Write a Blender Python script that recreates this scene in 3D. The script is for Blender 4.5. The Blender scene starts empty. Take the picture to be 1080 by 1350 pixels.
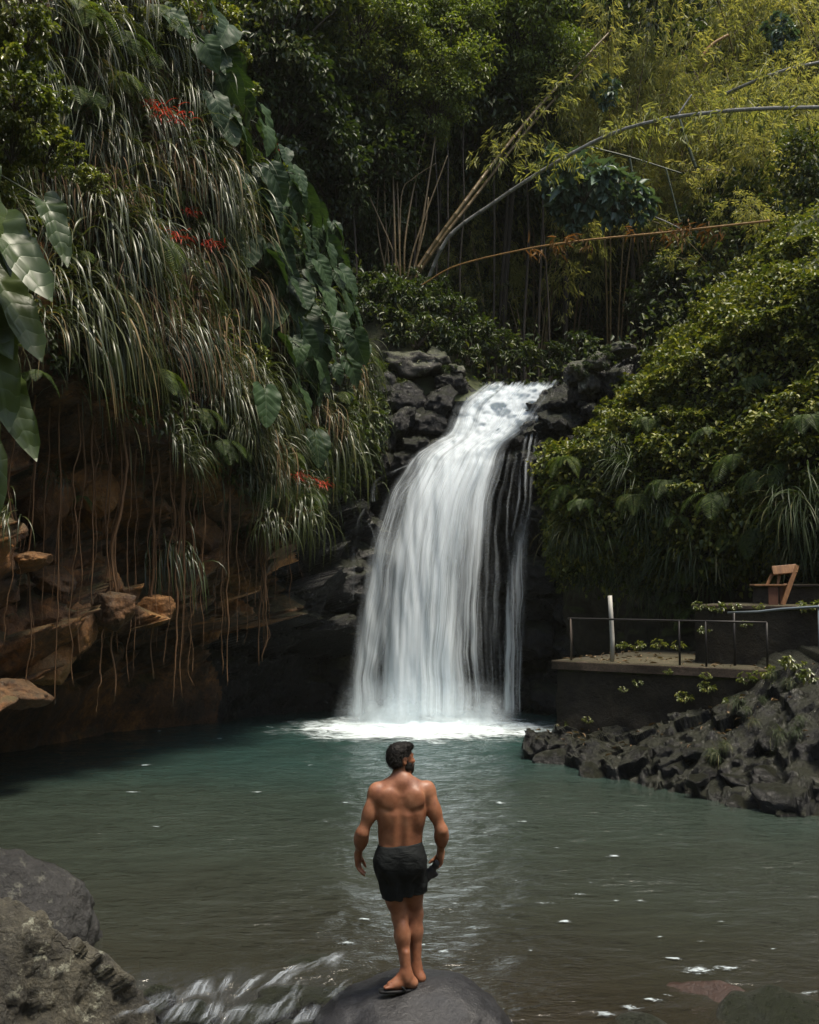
import bpy, bmesh, math
import numpy as np
from mathutils import Matrix, Vector

scene = bpy.context.scene
COL = scene.collection
R = math.radians

# ------------------------------------------------------------------ camera numbers
F, CX, CY, HC = 1500.0, 540.0, 675.0, 3.2
PITCH = math.atan((766 - 675) / F)
CP, SP = math.cos(PITCH), math.sin(PITCH)


def at(px, py, Y):
    """world point at depth Y seen where the photograph (1080 x 1350) shows px, py"""
    v = -(py - CY) / F
    d = ((px - CX) / F, CP - v * SP, SP + v * CP)
    t = Y / d[1]
    return np.array((d[0] * t, Y, HC + d[2] * t))


def at_z(px, py, z):
    v = -(py - CY) / F
    d = ((px - CX) / F, CP - v * SP, SP + v * CP)
    t = (z - HC) / d[2]
    return np.array((d[0] * t, d[1] * t, z))


def proj(P):
    P = np.atleast_2d(P)
    rel = P - np.array((0, 0, HC))
    f = rel[:, 1] * CP + rel[:, 2] * SP
    f = np.where(f < 0.1, 0.1, f)
    return np.stack([CX + F * rel[:, 0] / f, CY - F * (-rel[:, 1] * SP + rel[:, 2] * CP) / f, f], 1)


# ------------------------------------------------------------------ noise
_rs = np.random.RandomState(7)
_perm = _rs.permutation(256)
_perm = np.concatenate([_perm, _perm, _perm])
_grad = _rs.normal(size=(256, 3))
_grad /= np.linalg.norm(_grad, axis=1)[:, None]


def gnoise(P):
    P = np.asarray(P, float)
    i = np.floor(P).astype(int)
    f = P - i
    u = f * f * f * (f * (f * 6 - 15) + 10)
    i &= 255
    out = 0
    for dx in (0, 1):
        wx = u[..., 0] if dx else 1 - u[..., 0]
        for dy in (0, 1):
            wy = u[..., 1] if dy else 1 - u[..., 1]
            for dz in (0, 1):
                wz = u[..., 2] if dz else 1 - u[..., 2]
                h = _perm[_perm[_perm[(i[..., 0] + dx) & 255] + ((i[..., 1] + dy) & 255)] + ((i[..., 2] + dz) & 255)]
                g = _grad[h]
                d = g[..., 0] * (f[..., 0] - dx) + g[..., 1] * (f[..., 1] - dy) + g[..., 2] * (f[..., 2] - dz)
                out = out + wx * wy * wz * d
    return out * 1.5


def fbm(P, oct=4, lac=2.1, gain=0.5):
    P = np.asarray(P, float)
    a, s, o = 1.0, 0, 0.0
    for k in range(oct):
        o = o + a * gnoise(P + 17.3 * k)
        s += a
        a *= gain
        P = P * lac
    return o / s


def ridged(P, oct=4):
    P = np.asarray(P, float)
    a, s, o = 1.0, 0, 0.0
    for k in range(oct):
        o = o + a * (1 - 2 * np.abs(gnoise(P + 9.1 * k)))
        s += a
        a *= 0.5
        P = P * 2.1
    return o / s


def facets(P, cell, seed=0, amp=1.0, tilt=0.6):
    """broken rock: every cell of a jittered grid is its own tilted plane"""
    P = np.asarray(P, float) / cell
    i0 = np.floor(P).astype(int)
    best = np.full(P.shape[:-1], 1e9)
    out = np.zeros(P.shape[:-1])
    for dx in (-1, 0, 1):
        for dy in (-1, 0, 1):
            for dz in (-1, 0, 1):
                i = i0 + (dx, dy, dz)
                h = _perm[_perm[_perm[(i[..., 0] + seed) & 255] + (i[..., 1] & 255)] + (i[..., 2] & 255)]
                c = i + .5 + .85 * _grad[h] * .6
                r = P - c
                d = np.sum(r * r, -1)
                v = (h / 255. - .5) * amp + tilt * np.sum(r * _grad[(h * 7 + 31) & 255], -1)
                m = d < best
                best = np.where(m, d, best)
                out = np.where(m, v, out)
    return out * cell


def smooth(a, b, x):
    t = np.clip((x - a) / (b - a), 0, 1)
    return t * t * (3 - 2 * t)


# ------------------------------------------------------------------ objects
def mesh(name, V, polys, mat=None, uv=None, shade=True):
    """polys: list of index arrays (n,k); uv: (nverts,2)"""
    V = np.asarray(V, np.float32)
    if not isinstance(polys, (list, tuple)):
        polys = [polys]
    polys = [np.asarray(p, np.int32) for p in polys if len(p)]
    loops = np.concatenate([p.ravel() for p in polys])
    sizes = np.concatenate([np.full(len(p), p.shape[1], np.int32) for p in polys])
    starts = np.concatenate([[0], np.cumsum(sizes)[:-1]]).astype(np.int32)
    me = bpy.data.meshes.new(name)
    me.vertices.add(len(V))
    me.vertices.foreach_set("co", V.ravel())
    me.loops.add(len(loops))
    me.loops.foreach_set("vertex_index", loops)
    me.polygons.add(len(sizes))
    me.polygons.foreach_set("loop_start", starts)
    me.polygons.foreach_set("loop_total", sizes)
    me.polygons.foreach_set("use_smooth", np.full(len(sizes), bool(shade)))
    if uv is not None:
        uvs = uv if isinstance(uv, dict) else {"UVMap": uv}
        for nm, u in uvs.items():
            lay = me.uv_layers.new(name=nm)
            lay.data.foreach_set("uv", np.asarray(u, np.float32)[loops].ravel())
    me.update(calc_edges=True)
    me.validate()
    if mat is not None:
        me.materials.append(mat)
    return me


def link(name, me, parent=None, loc=None, rot=None, scale=None):
    o = bpy.data.objects.new(name, me)
    COL.objects.link(o)
    if parent is not None:
        o.parent = parent
    if loc is not None:
        o.location = tuple(float(v) for v in loc)
    if rot is not None:
        o.rotation_euler = rot
    if scale is not None:
        o.scale = (scale, scale, scale) if np.isscalar(scale) else scale
    return o


def tag(o, label, cat, group=None, kind=None):
    if label:
        o["label"] = label
    if cat:
        o["category"] = cat
    if group:
        o["group"] = group
    if kind:
        o["kind"] = kind
    return o


def thing(name, label, cat, loc=(0, 0, 0), rotz=0.0, group=None, scale=None):
    o = bpy.data.objects.new(name, None)
    o.empty_display_size = 0.2
    COL.objects.link(o)
    o.location = tuple(float(v) for v in loc)
    o.rotation_euler = (0, 0, rotz)
    if scale is not None:
        o.scale = (scale, scale, scale) if np.isscalar(scale) else scale
    return tag(o, label, cat, group)


def copy_tree(o, loc, rot=(0, 0, 0), scale=1.0):
    c = o.copy()
    COL.objects.link(c)
    c.location = tuple(float(v) for v in loc)
    c.rotation_euler = rot
    c.scale = (scale, scale, scale) if np.isscalar(scale) else scale
    for ch in o.children:
        d = ch.copy()
        COL.objects.link(d)
        d.parent = c
        for g in ch.children:
            e = g.copy()
            COL.objects.link(e)
            e.parent = d
    return c


class MB:
    """collects vertices and faces of several pieces into one mesh"""

    def __init__(s):
        s.V, s.P, s.U, s.n = [], {}, [], 0

    def add(s, V, polys, uv=None):
        V = np.asarray(V, float)
        for p in polys if isinstance(polys, (list, tuple)) else [polys]:
            p = np.asarray(p, int)
            if len(p):
                s.P.setdefault(p.shape[1], []).append(p + s.n)
        s.V.append(V)
        s.U.append(np.zeros((len(V), 2)) if uv is None else np.asarray(uv))
        s.n += len(V)
        return s

    def build(s, name, mat, parent=None, loc=None, rot=None, scale=None, uv=False, shade=True):
        me = mesh(name, np.concatenate(s.V), [np.concatenate(v) for v in s.P.values()], mat,
                  np.concatenate(s.U) if uv else None, shade)
        return link(name, me, parent, loc, rot, scale)


def grid_quads(nu, nv):
    i = np.arange(nu * nv).reshape(nu, nv)
    return np.stack([i[:-1, :-1].ravel(), i[1:, :-1].ravel(), i[1:, 1:].ravel(), i[:-1, 1:].ravel()], 1)


def tube(path, rad, seg=8, cap=True):
    path = np.asarray(path, float)
    n = len(path)
    rad = np.broadcast_to(np.asarray(rad, float), (n,))
    T = np.gradient(path, axis=0)
    T /= np.linalg.norm(T, axis=1)[:, None] + 1e-9
    ref = np.array((0, 0, 1.0)) if abs(T[0, 2]) < 0.9 else np.array((1.0, 0, 0))
    A = np.cross(T, ref)
    A /= np.linalg.norm(A, axis=1)[:, None] + 1e-9
    B = np.cross(T, A)
    a = np.linspace(0, 2 * np.pi, seg, endpoint=False)
    V = path[:, None] + rad[:, None, None] * (np.cos(a)[None, :, None] * A[:, None] + np.sin(a)[None, :, None] * B[:, None])
    V = V.reshape(-1, 3)
    i = np.arange(n * seg).reshape(n, seg)
    j = np.roll(i, -1, 1)
    Q = np.stack([i[:-1].ravel(), j[:-1].ravel(), j[1:].ravel(), i[1:].ravel()], 1)
    polys = [Q]
    if cap:
        V = np.concatenate([V, path[[0, -1]]])
        c0, c1 = n * seg, n * seg + 1
        polys.append(np.concatenate([np.stack([j[0], i[0], np.full(seg, c0)], 1), np.stack([i[-1], j[-1], np.full(seg, c1)], 1)]))
    return V, polys


def box(c, s, rz=0.0, rx=0.0, ry=0.0, bev=0.0):
    bm = bmesh.new()
    bmesh.ops.create_cube(bm, size=1.0)
    for v in bm.verts:
        v.co = Vector((v.co.x * s[0], v.co.y * s[1], v.co.z * s[2]))
    if bev:
        bmesh.ops.bevel(bm, geom=bm.edges[:], offset=bev, segments=2, affect='EDGES', profile=0.6)
    M = Matrix.Translation(Vector(tuple(c))) @ Matrix.Rotation(rz, 4, 'Z') @ Matrix.Rotation(ry, 4, 'Y') @ Matrix.Rotation(rx, 4, 'X')
    bm.transform(M)
    bm.verts.index_update()
    V = np.array([v.co[:] for v in bm.verts])
    P = {}
    for f in bm.faces:
        P.setdefault(len(f.verts), []).append([v.index for v in f.verts])
    bm.free()
    return V, [np.array(p) for p in P.values()]


def icos(sub):
    bm = bmesh.new()
    bmesh.ops.create_icosphere(bm, subdivisions=sub, radius=1.0)
    bm.verts.index_update()
    V = np.array([v.co[:] for v in bm.verts])
    T = np.array([[v.index for v in f.verts] for f in bm.faces])
    bm.free()
    return V, T


ICO4 = icos(5)
ICO3 = icos(4)


def rock_verts(seed, size=(1, 1, 1), facets=14, sharp=14.0, rough=0.07, base=ICO4, freq=1.6):
    """a boulder: soft intersection of random half spaces, then weathered with noise"""
    rs = np.random.RandomState(seed)
    D = base[0]
    N = rs.normal(size=(facets, 3))
    N /= np.linalg.norm(N, axis=1)[:, None]
    h = rs.uniform(0.72, 1.0, facets)
    q = np.clip(D @ N.T, 0.02, None) / h
    r = 1.0 / (np.sum(q ** sharp, 1) + 0.75 ** sharp) ** (1 / sharp)
    V = D * r[:, None]
    n = fbm(V * freq + seed * 3.7, 5) * rough * 2.2 + ridged(V * freq * 2.3 + seed, 3) * rough * 0.5
    V = V * (1 + n)[:, None]
    return V * np.asarray(size), base[1]


def basis(Dv, Nv):
    """Dv: leaf directions (n,3), Nv: rough normals -> x (width), y (length), z (face normal)"""
    y = Dv / (np.linalg.norm(Dv, axis=1)[:, None] + 1e-9)
    x = np.cross(y, Nv)
    x /= np.linalg.norm(x, axis=1)[:, None] + 1e-9
    z = np.cross(x, y)
    return x, y, z


def leaves(P, Dv, Nv, L, W, fold=0.25, droop=0.25, wide=0.45):
    """many small folded leaves, 6 vertices and 2 quads each"""
    n = len(P)
    x, y, z = basis(Dv, Nv)
    L = np.broadcast_to(L, (n,))
    W = np.broadcast_to(W, (n,))
    tpl = np.array([[0, 0, 0], [.5, wide * .7, fold], [.42, wide + .25, fold * .6], [0, 1, -droop], [-.42, wide + .25, fold * .6], [-.5, wide * .7, fold]])
    tip = tpl[:, 1] > .9
    zs = tpl[None, :, 2] * np.where(tip[None], L[:, None], W[:, None])
    V = (P[:, None] + (tpl[None, :, 0] * W[:, None])[..., None] * x[:, None] + (tpl[None, :, 1] * L[:, None])[..., None] * y[:, None]
         + zs[..., None] * z[:, None])
    b = np.arange(n)[:, None] * 6
    Q = np.concatenate([b + np.array([[0, 1, 2, 3]]), b + np.array([[0, 3, 4, 5]])])
    return V.reshape(-1, 3), [Q]


def blades(P, dirs, L, W, droop, seg=7, side=None, twist=None):
    """strap leaves: start at P along dirs, bending down by gravity; creased along the middle"""
    n = len(P)
    L = np.broadcast_to(L, (n,))
    W = np.broadcast_to(W, (n,))
    droop = np.broadcast_to(droop, (n,))
    d = dirs / np.linalg.norm(dirs, axis=1)[:, None]
    pts = [P]
    ds = [d]
    step = L / seg
    for k in range(seg):
        d = d + np.array((0, 0, -1.0)) * (droop / seg)[:, None] * (0.5 + k / seg)
        d = d / np.linalg.norm(d, axis=1)[:, None]
        pts.append(pts[-1] + d * step[:, None])
        ds.append(d)
    C = np.stack(pts, 1)
    Dd = np.stack(ds, 1)
    s0 = np.cross(dirs, np.array((0, 0, 1.0)))
    s0 /= np.linalg.norm(s0, axis=1)[:, None] + 1e-9
    if twist is not None:
        nrm = np.cross(s0, Dd[:, 0])
        s0 = s0 * np.cos(twist)[:, None] + nrm * np.sin(twist)[:, None]
    t = np.linspace(0, 1, seg + 1)
    w = np.minimum(1, 0.35 + 4 * t) * (1 - t ** 2.2) + 0.03
    hw = 0.5 * W[:, None] * w[None]
    S = np.broadcast_to(s0[:, None], C.shape)
    up = np.cross(S, Dd)
    up /= np.linalg.norm(up, axis=2)[..., None] + 1e-9
    A = C - S * hw[..., None] + up * (hw * 0.35)[..., None]
    B = C + S * hw[..., None] + up * (hw * 0.35)[..., None]
    V = np.stack([A, C, B], 2)          # n, seg+1, 3, 3
    V = V.reshape(-1, 3)
    base = (np.arange(n)[:, None, None] * (seg + 1) + np.arange(seg)[None, :, None]) * 3
    q1 = base + np.array([0, 1, 4, 3])
    q2 = base + np.array([1, 2, 5, 4])
    return V, [np.concatenate([q1.reshape(-1, 4), q2.reshape(-1, 4)])]


# ------------------------------------------------------------------ parametric rock faces
class Strip:
    """A tall face along a plan line; offset and height come from a profile, roughness from noise."""

    def __init__(s, plan, knots_t, prof, ns, nt, noise=0.35, freq=0.5, seed=0.0, fine=0.1, facet=None):
        p = np.array([at(px, 766, d)[:2] for px, d in plan])
        seg = np.concatenate([[0], np.cumsum(np.linalg.norm(np.diff(p, axis=0), axis=1))])
        seg /= seg[-1]
        u = np.linspace(0, 1, 400)
        q = np.stack([np.interp(u, seg, p[:, 0]), np.interp(u, seg, p[:, 1])], 1)
        k = np.ones(41) / 41
        e = np.pad(q, ((20, 20), (0, 0)), mode='edge')
        qs = np.stack([np.convolve(e[:, 0], k, 'valid'), np.convolve(e[:, 1], k, 'valid')], 1)
        s.u, s.q = u, qs
        s.pxs = np.array([a[0] for a in plan], float)
        s.seg = seg
        t = np.gradient(qs, axis=0)
        t /= np.linalg.norm(t, axis=1)[:, None]
        s.nrm = np.stack([t[:, 1], -t[:, 0]], 1)
        s.kt, s.prof, s.noise, s.freq, s.seed, s.fine = np.array(knots_t), prof, noise, freq, seed, fine
        s.ns, s.nt, s.facet = ns, nt, facet
        S, T = np.meshgrid(np.linspace(0, 1, ns), np.linspace(0, 1, nt), indexing='ij')
        s.G = s.pos(S.ravel(), T.ravel())
        s.GS, s.GT = S.ravel(), T.ravel()
        s.GP = proj(s.G)

    def px2s(s, px):
        return np.interp(px, s.pxs, s.seg)

    def pos(s, S, T):
        S, T = np.asarray(S, float), np.asarray(T, float)
        off, z = s.prof(s, S)               # (n,k) each
        i = np.clip(np.searchsorted(s.kt, T, 'right') - 1, 0, len(s.kt) - 2)
        f = (T - s.kt[i]) / (s.kt[i + 1] - s.kt[i])
        f = f * 0.6 + 0.4 * f * f * (3 - 2 * f)
        r = np.arange(len(S))
        o = off[r, i] * (1 - f) + off[r, i + 1] * f
        zz = z[r, i] * (1 - f) + z[r, i + 1] * f
        X = np.interp(S, s.u, s.q[:, 0])
        Y = np.interp(S, s.u, s.q[:, 1])
        nx = np.interp(S, s.u, s.nrm[:, 0])
        ny = np.interp(S, s.u, s.nrm[:, 1])
        P = np.stack([X + nx * o, Y + ny * o, zz], 1)
        n = fbm(P * s.freq + s.seed, 4) * s.noise * 1.6 + ridged(P * s.freq * 3.1 + s.seed, 3) * s.fine
        if s.facet:
            cell, amt, t0, t1 = s.facet
            w = smooth(t0 - .03, t0, T) * smooth(t1 + .03, t1, T)
            q = P + fbm(P * 1.7, 2)[:, None] * .15
            n = n + w * amt * (facets(q * np.array((1, 1, 1.25)), cell, int(s.seed), .8, .75) + .5 * facets(q, cell * .4, int(s.seed) + 5, .8, .7))
        return P + np.stack([nx, ny, 0.25 * np.ones_like(nx)], 1) * n[:, None]

    def normal(s, S, T):
        e = 0.004
        a = s.pos(np.clip(S + e, 0, 1), T) - s.pos(np.clip(S - e, 0, 1), T)
        b = s.pos(S, np.clip(T + e, 0, 1)) - s.pos(S, np.clip(T - e, 0, 1))
        n = np.cross(a, b)
        return n / (np.linalg.norm(n, axis=1)[:, None] + 1e-9)

    def build(s, name, mat, kind='structure'):
        o = link(name, mesh(name, s.G, grid_quads(s.ns, s.nt), mat))
        o["kind"] = kind
        return o

    def pick(s, px, py, rad=14):
        d = np.hypot(s.GP[:, 0] - px, s.GP[:, 1] - py)
        ok = np.where(d < rad)[0]
        k = ok[np.argmin(s.GP[ok, 2] + d[ok] * 0.02)] if len(ok) else np.argmin(d)
        P = s.G[k]
        N = s.normal(s.GS[[k]], s.GT[[k]])[0]
        return P, N

    def scatter(s, n, rs, tr=(0, 1), sr=(0, 1)):
        S = rs.uniform(sr[0], sr[1], n)
        T = rs.uniform(tr[0], tr[1], n)
        return s.pos(S, T), s.normal(S, T)


# ------------------------------------------------------------------ labels told from where a thing stands
ORD = ['first', 'second', 'third', 'fourth', 'fifth', 'sixth', 'seventh', 'eighth', 'ninth', 'tenth', 'eleventh', 'twelfth',
       'thirteenth', 'fourteenth', 'fifteenth', 'sixteenth', 'seventeenth', 'eighteenth', 'nineteenth', 'twentieth']


def label_rows(objs, fmt, nrow, side='left', where='{r} row down'):
    """fmt(obj) -> words on the look and the place; adds its row and its order in that row as one sees them"""
    pos = proj(np.array([o.location[:] for o in objs]))
    order = np.argsort(pos[:, 1])
    n = len(objs)
    rows = [order[int(round(k * n / nrow)):int(round((k + 1) * n / nrow))] for k in range(nrow)]
    for k, row in enumerate(rows):
        row = row[np.argsort(pos[row, 0])]
        if side == 'right':
            row = row[::-1]
        for j, i in enumerate(row):
            w = where.format(r=('top' if k == 0 else 'bottom' if k == nrow - 1 else ORD[k])) if nrow > 1 else ''
            objs[i]["label"] = f"{fmt(objs[i])}, {w + ', ' if w else ''}{ORD[j]} from {side}"
# ------------------------------------------------------------------ materials
class NT:
    def __init__(s, name):
        s.m = bpy.data.materials.new(name)
        s.m.use_nodes = True
        s.t = s.m.node_tree
        s.t.nodes.clear()
        s.out = s.t.nodes.new('ShaderNodeOutputMaterial')

    def n(s, typ, **kw):
        nd = s.t.nodes.new('ShaderNode' + typ)
        for k, v in kw.items():
            if k in nd.inputs.keys():
                s.set(nd.inputs[k], v)
            else:
                setattr(nd, k, v)
        return nd

    def set(s, sock, v):
        if isinstance(v, bpy.types.NodeSocket):
            s.t.links.new(v, sock)
        elif isinstance(v, (tuple, list)) and len(v) == 3 and sock.type == 'RGBA':
            sock.default_value = (*v, 1)
        else:
            sock.default_value = v

    def coord(s, kind='Object'):
        return s.n('TexCoord').outputs[kind]

    def pos(s):
        return s.n('NewGeometry').outputs['Position']

    def mapping(s, vec, scale=(1, 1, 1), rot=(0, 0, 0), loc=(0, 0, 0)):
        m = s.n('Mapping', Vector=vec)
        m.inputs['Scale'].default_value = scale
        m.inputs['Rotation'].default_value = rot
        m.inputs['Location'].default_value = loc
        return m.outputs[0]

    def noise(s, vec, scale, detail=4, rough=0.55, dist=0.0):
        nd = s.n('TexNoise', Vector=vec, Scale=scale, Detail=detail, Roughness=rough, Distortion=dist)
        return nd.outputs['Fac']

    def vor(s, vec, scale, feature='F1', out='Distance', rnd=1.0):
        nd = s.n('TexVoronoi', feature=feature)
        s.set(nd.inputs['Vector'], vec)
        nd.inputs['Scale'].default_value = scale
        nd.inputs['Randomness'].default_value = rnd
        return nd.outputs[out]

    def ramp(s, fac, stops, interp='LINEAR'):
        r = s.n('ValToRGB', Fac=fac)
        e = r.color_ramp.elements
        r.color_ramp.interpolation = interp
        while len(e) < len(stops):
            e.new(0.5)
        for k, (p, c) in enumerate(stops):
            e[k].position = p
            e[k].color = (*c, 1) if isinstance(c, (tuple, list)) else (c, c, c, 1)
        return r.outputs['Color']

    def math(s, op, a, b=0.0, c=None, clamp=False):
        m = s.n('Math', operation=op)
        m.use_clamp = clamp
        s.set(m.inputs[0], a)
        s.set(m.inputs[1], b)
        if c is not None:
            s.set(m.inputs[2], c)
        return m.outputs[0]

    def sstep(s, x, a, b):
        m = s.n('MapRange', interpolation_type='SMOOTHSTEP')
        s.set(m.inputs['Value'], x)
        m.inputs['From Min'].default_value = a
        m.inputs['From Max'].default_value = b
        return m.outputs['Result']

    def mix(s, f, a, b, blend='MIX'):
        m = s.n('Mix', data_type='RGBA', blend_type=blend)
        s.set(m.inputs[0], f)
        s.set(m.inputs[6], a)
        s.set(m.inputs[7], b)
        return m.outputs[2]

    def bump(s, h, strength=0.5, dist=0.05, normal=None):
        b = s.n('Bump', Height=h, Strength=strength, Distance=dist)
        if normal is not None:
            s.set(b.inputs['Normal'], normal)
        return b.outputs[0]

    def bsdf(s, **kw):
        return s.n('BsdfPrincipled', **kw)

    def finish(s, sh):
        s.t.links.new(sh.outputs[0] if hasattr(sh, 'outputs') else sh, s.out.inputs['Surface'])
        return s.m


def leaf_mat(name, stops, rough=0.42, spec=0.5, trans=0.25, tcol=None, vein=None, under=None, objvar=0.35):
    """leaf: tint differs from leaf to leaf and from plant to plant, some light passes through"""
    t = NT(name)
    rnd = t.n('NewGeometry').outputs['Random Per Island']
    orn = t.n('ObjectInfo').outputs['Random']
    f = t.math('ADD', t.math('MULTIPLY', rnd, 1 - objvar), t.math('MULTIPLY', orn, objvar))
    nz = t.noise(t.coord('Object'), 7.0, 3)
    f = t.math('ADD', f, t.math('MULTIPLY', t.math('SUBTRACT', nz, 0.5), 0.35))
    c = t.ramp(f, stops)
    nrm = None
    if vein:
        uv = t.n('UVMap').outputs[0]
        sep = t.n('SeparateXYZ', Vector=uv)
        ax = t.math('ABSOLUTE', sep.outputs[0])
        ph = t.math('ADD', t.math('MULTIPLY', sep.outputs[1], vein), t.math('MULTIPLY', ax, vein * -0.75))
        w = t.math('ABSOLUTE', t.math('SINE', ph))
        line = t.sstep(w, 0.16, 0.02)
        mid = t.sstep(ax, 0.022, 0.006)
        ln = t.math('MAXIMUM', line, mid)
        c = t.mix(t.math('MULTIPLY', ln, 0.22), c, (0.2, 0.27, 0.13))
        nrm = t.bump(t.math('POWER', w, 0.5), 0.22, 0.03)
    p = t.bsdf(**{'Base Color': c, 'Roughness': rough, 'Specular IOR Level': spec})
    if nrm is not None:
        t.set(p.inputs['Normal'], nrm)
    tr = t.n('BsdfTranslucent', Color=t.mix(1.0, c, tcol or (1.6, 1.7, 0.6), 'MULTIPLY'))
    m = t.n('MixShader', Fac=trans)
    t.set(m.inputs[1], p.outputs[0])
    t.set(m.inputs[2], tr.outputs[0])
    return t.finish(m)


def rock_mat(name, stops, rough=(0.45, 0.8), moss=0.0, lichen=0.0, scale=2.0, bump=0.6, mosscol=(0.035, 0.045, 0.012), spec=0.5, objvar=0.25, cracks=0.25):
    t = NT(name)
    P = t.coord('Object')
    orn = t.n('ObjectInfo').outputs['Random']
    off = t.n('CombineXYZ', X=t.math('MULTIPLY', orn, 37.0), Y=t.math('MULTIPLY', orn, 11.0))
    vec = t.n('VectorMath', operation='ADD')
    t.set(vec.inputs[0], P)
    t.set(vec.inputs[1], off.outputs[0])
    v = vec.outputs[0]
    a = t.noise(v, scale, 8, 0.62, 0.4)
    b = t.noise(v, scale * 6, 6, 0.65)
    f = t.math('ADD', t.math('MULTIPLY', a, 0.75), t.math('MULTIPLY', b, 0.25))
    f = t.math('ADD', f, t.math('MULTIPLY', t.math('SUBTRACT', orn, 0.5), objvar))
    c = t.ramp(f, stops)
    wv = t.n('VectorMath', operation='ADD')
    t.set(wv.inputs[0], v)
    wn = t.n('TexNoise', Vector=v, Scale=scale * 2.2, Detail=4)
    ws = t.n('VectorMath', operation='SCALE')
    t.set(ws.inputs[0], wn.outputs['Color'])
    ws.inputs['Scale'].default_value = 0.55 / scale
    t.set(wv.inputs[1], ws.outputs[0])
    cr = t.vor(t.mapping(wv.outputs[0], (1, 1, 1.3)), scale * 1.1, 'DISTANCE_TO_EDGE')
    crack = t.sstep(cr, 0.03, 0.0)
    crack = t.math('MULTIPLY', t.math('MULTIPLY', crack, t.sstep(t.noise(v, scale * 0.9, 3), 0.5, 0.62)), cracks)
    c = t.mix(t.math('MULTIPLY', crack, 0.6), c, (0.012, 0.011, 0.01))
    if lichen:
        s1 = t.sstep(t.noise(v, scale * 3.1, 7, 0.75), 0.55, 0.62)
        s2 = t.sstep(t.noise(v, scale * 0.8, 3), 0.42, 0.56)
        c = t.mix(t.math('MULTIPLY', t.math('MULTIPLY', s1, s2), lichen), c, (0.36, 0.36, 0.28))
    if moss:
        nz = t.n('SeparateXYZ', Vector=t.n('NewGeometry').outputs['Normal']).outputs[2]
        mk = t.math('ADD', t.math('MULTIPLY', nz, 0.55), t.math('MULTIPLY', t.noise(v, scale * 1.7, 6, 0.7), 1.0))
        mk = t.math('MULTIPLY', t.sstep(mk, 0.62, 0.92), moss)
        c = t.mix(mk, c, t.mix(t.noise(v, scale * 9, 4), mosscol, tuple(x * 2.2 for x in mosscol)))
    r = t.math('ADD', rough[0], t.math('MULTIPLY', b, rough[1] - rough[0]))
    h = t.math('ADD', t.math('MULTIPLY', a, 1.0), t.math('MULTIPLY', b, 0.45))
    h = t.math('SUBTRACT', h, t.math('MULTIPLY', crack, 0.25))
    fine = t.noise(v, scale * 20, 6, 0.75)
    h = t.math('ADD', h, t.math('MULTIPLY', fine, 0.30))
    c = t.mix(t.math('MULTIPLY', t.sstep(fine, 0.48, 0.7), 0.45), c, t.mix(1.0, c, (2.2, 2.15, 2.0), 'MULTIPLY'))
    c = t.mix(t.math('MULTIPLY', t.sstep(fine, 0.5, 0.33), 0.6), c, t.mix(1.0, c, (0.3, 0.3, 0.3), 'MULTIPLY'))
    p = t.bsdf(**{'Base Color': c, 'Roughness': r, 'Specular IOR Level': spec, 'Normal': t.bump(h, bump, 0.12)})
    return t.finish(p)


M = {}
# foliage
M['strap'] = leaf_mat('strap_leaf', [(0.05, (0.022, 0.032, 0.010)), (0.45, (0.052, 0.066, 0.019)), (0.75, (0.095, 0.105, 0.030)), (0.93, (0.25, 0.18, 0.08))], 0.34, 0.6, 0.25)
M['strap_dark'] = leaf_mat('strap_leaf_dark', [(0.1, (0.022, 0.04, 0.015)), (0.7, (0.06, 0.085, 0.028)), (0.95, (0.2, 0.17, 0.07))], 0.45, 0.4, 0.25)
M['ear'] = leaf_mat('ear_leaf', [(0.1, (0.018, 0.036, 0.016)), (0.55, (0.042, 0.078, 0.028)), (0.9, (0.13, 0.155, 0.045))], 0.5, 0.26, 0.2, vein=15.0)
M['front_leaf'] = leaf_mat('front_leaf', [(0.1, (0.035, 0.06, 0.018)), (0.6, (0.08, 0.115, 0.026)), (0.95, (0.20, 0.23, 0.04))], 0.4, 0.45, 0.22, vein=20.0)
M['fern'] = leaf_mat('fern_leaf', [(0.1, (0.035, 0.06, 0.015)), (0.6, (0.075, 0.115, 0.024)), (0.95, (0.16, 0.18, 0.04))], 0.5, 0.35, 0.3)
M['dead'] = leaf_mat('dead_frond', [(0.1, (0.07, 0.04, 0.018)), (0.6, (0.15, 0.09, 0.04)), (0.95, (0.26, 0.18, 0.09))], 0.7, 0.3, 0.15, tcol=(1.2, 1, .7))
M['shrub'] = leaf_mat('shrub_leaf', [(0.1, (0.055, 0.08, 0.018)), (0.6, (0.13, 0.155, 0.03)), (0.95, (0.28, 0.27, 0.05))], 0.32, 0.7, 0.28)
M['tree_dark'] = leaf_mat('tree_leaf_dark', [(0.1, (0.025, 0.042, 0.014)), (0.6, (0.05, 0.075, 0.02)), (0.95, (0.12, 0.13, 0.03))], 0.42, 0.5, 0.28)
M['tree_lit'] = leaf_mat('tree_leaf_lit', [(0.1, (0.07, 0.10, 0.02)), (0.6, (0.15, 0.19, 0.035)), (0.95, (0.30, 0.30, 0.06))], 0.4, 0.5, 0.35)  # paler copy of the tree leaf, sunlight painted into its colour
M['cecropia'] = leaf_mat('blue_leaf', [(0.1, (0.06, 0.10, 0.075)), (0.9, (0.13, 0.19, 0.14))], 0.4, 0.5, 0.2)
M['bamboo_leaf'] = leaf_mat('bamboo_leaf', [(0.1, (0.16, 0.19, 0.06)), (0.55, (0.29, 0.31, 0.105)), (0.95, (0.45, 0.43, 0.18))], 0.45, 0.4, 0.45, tcol=(1.6, 1.5, 0.7))
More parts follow.
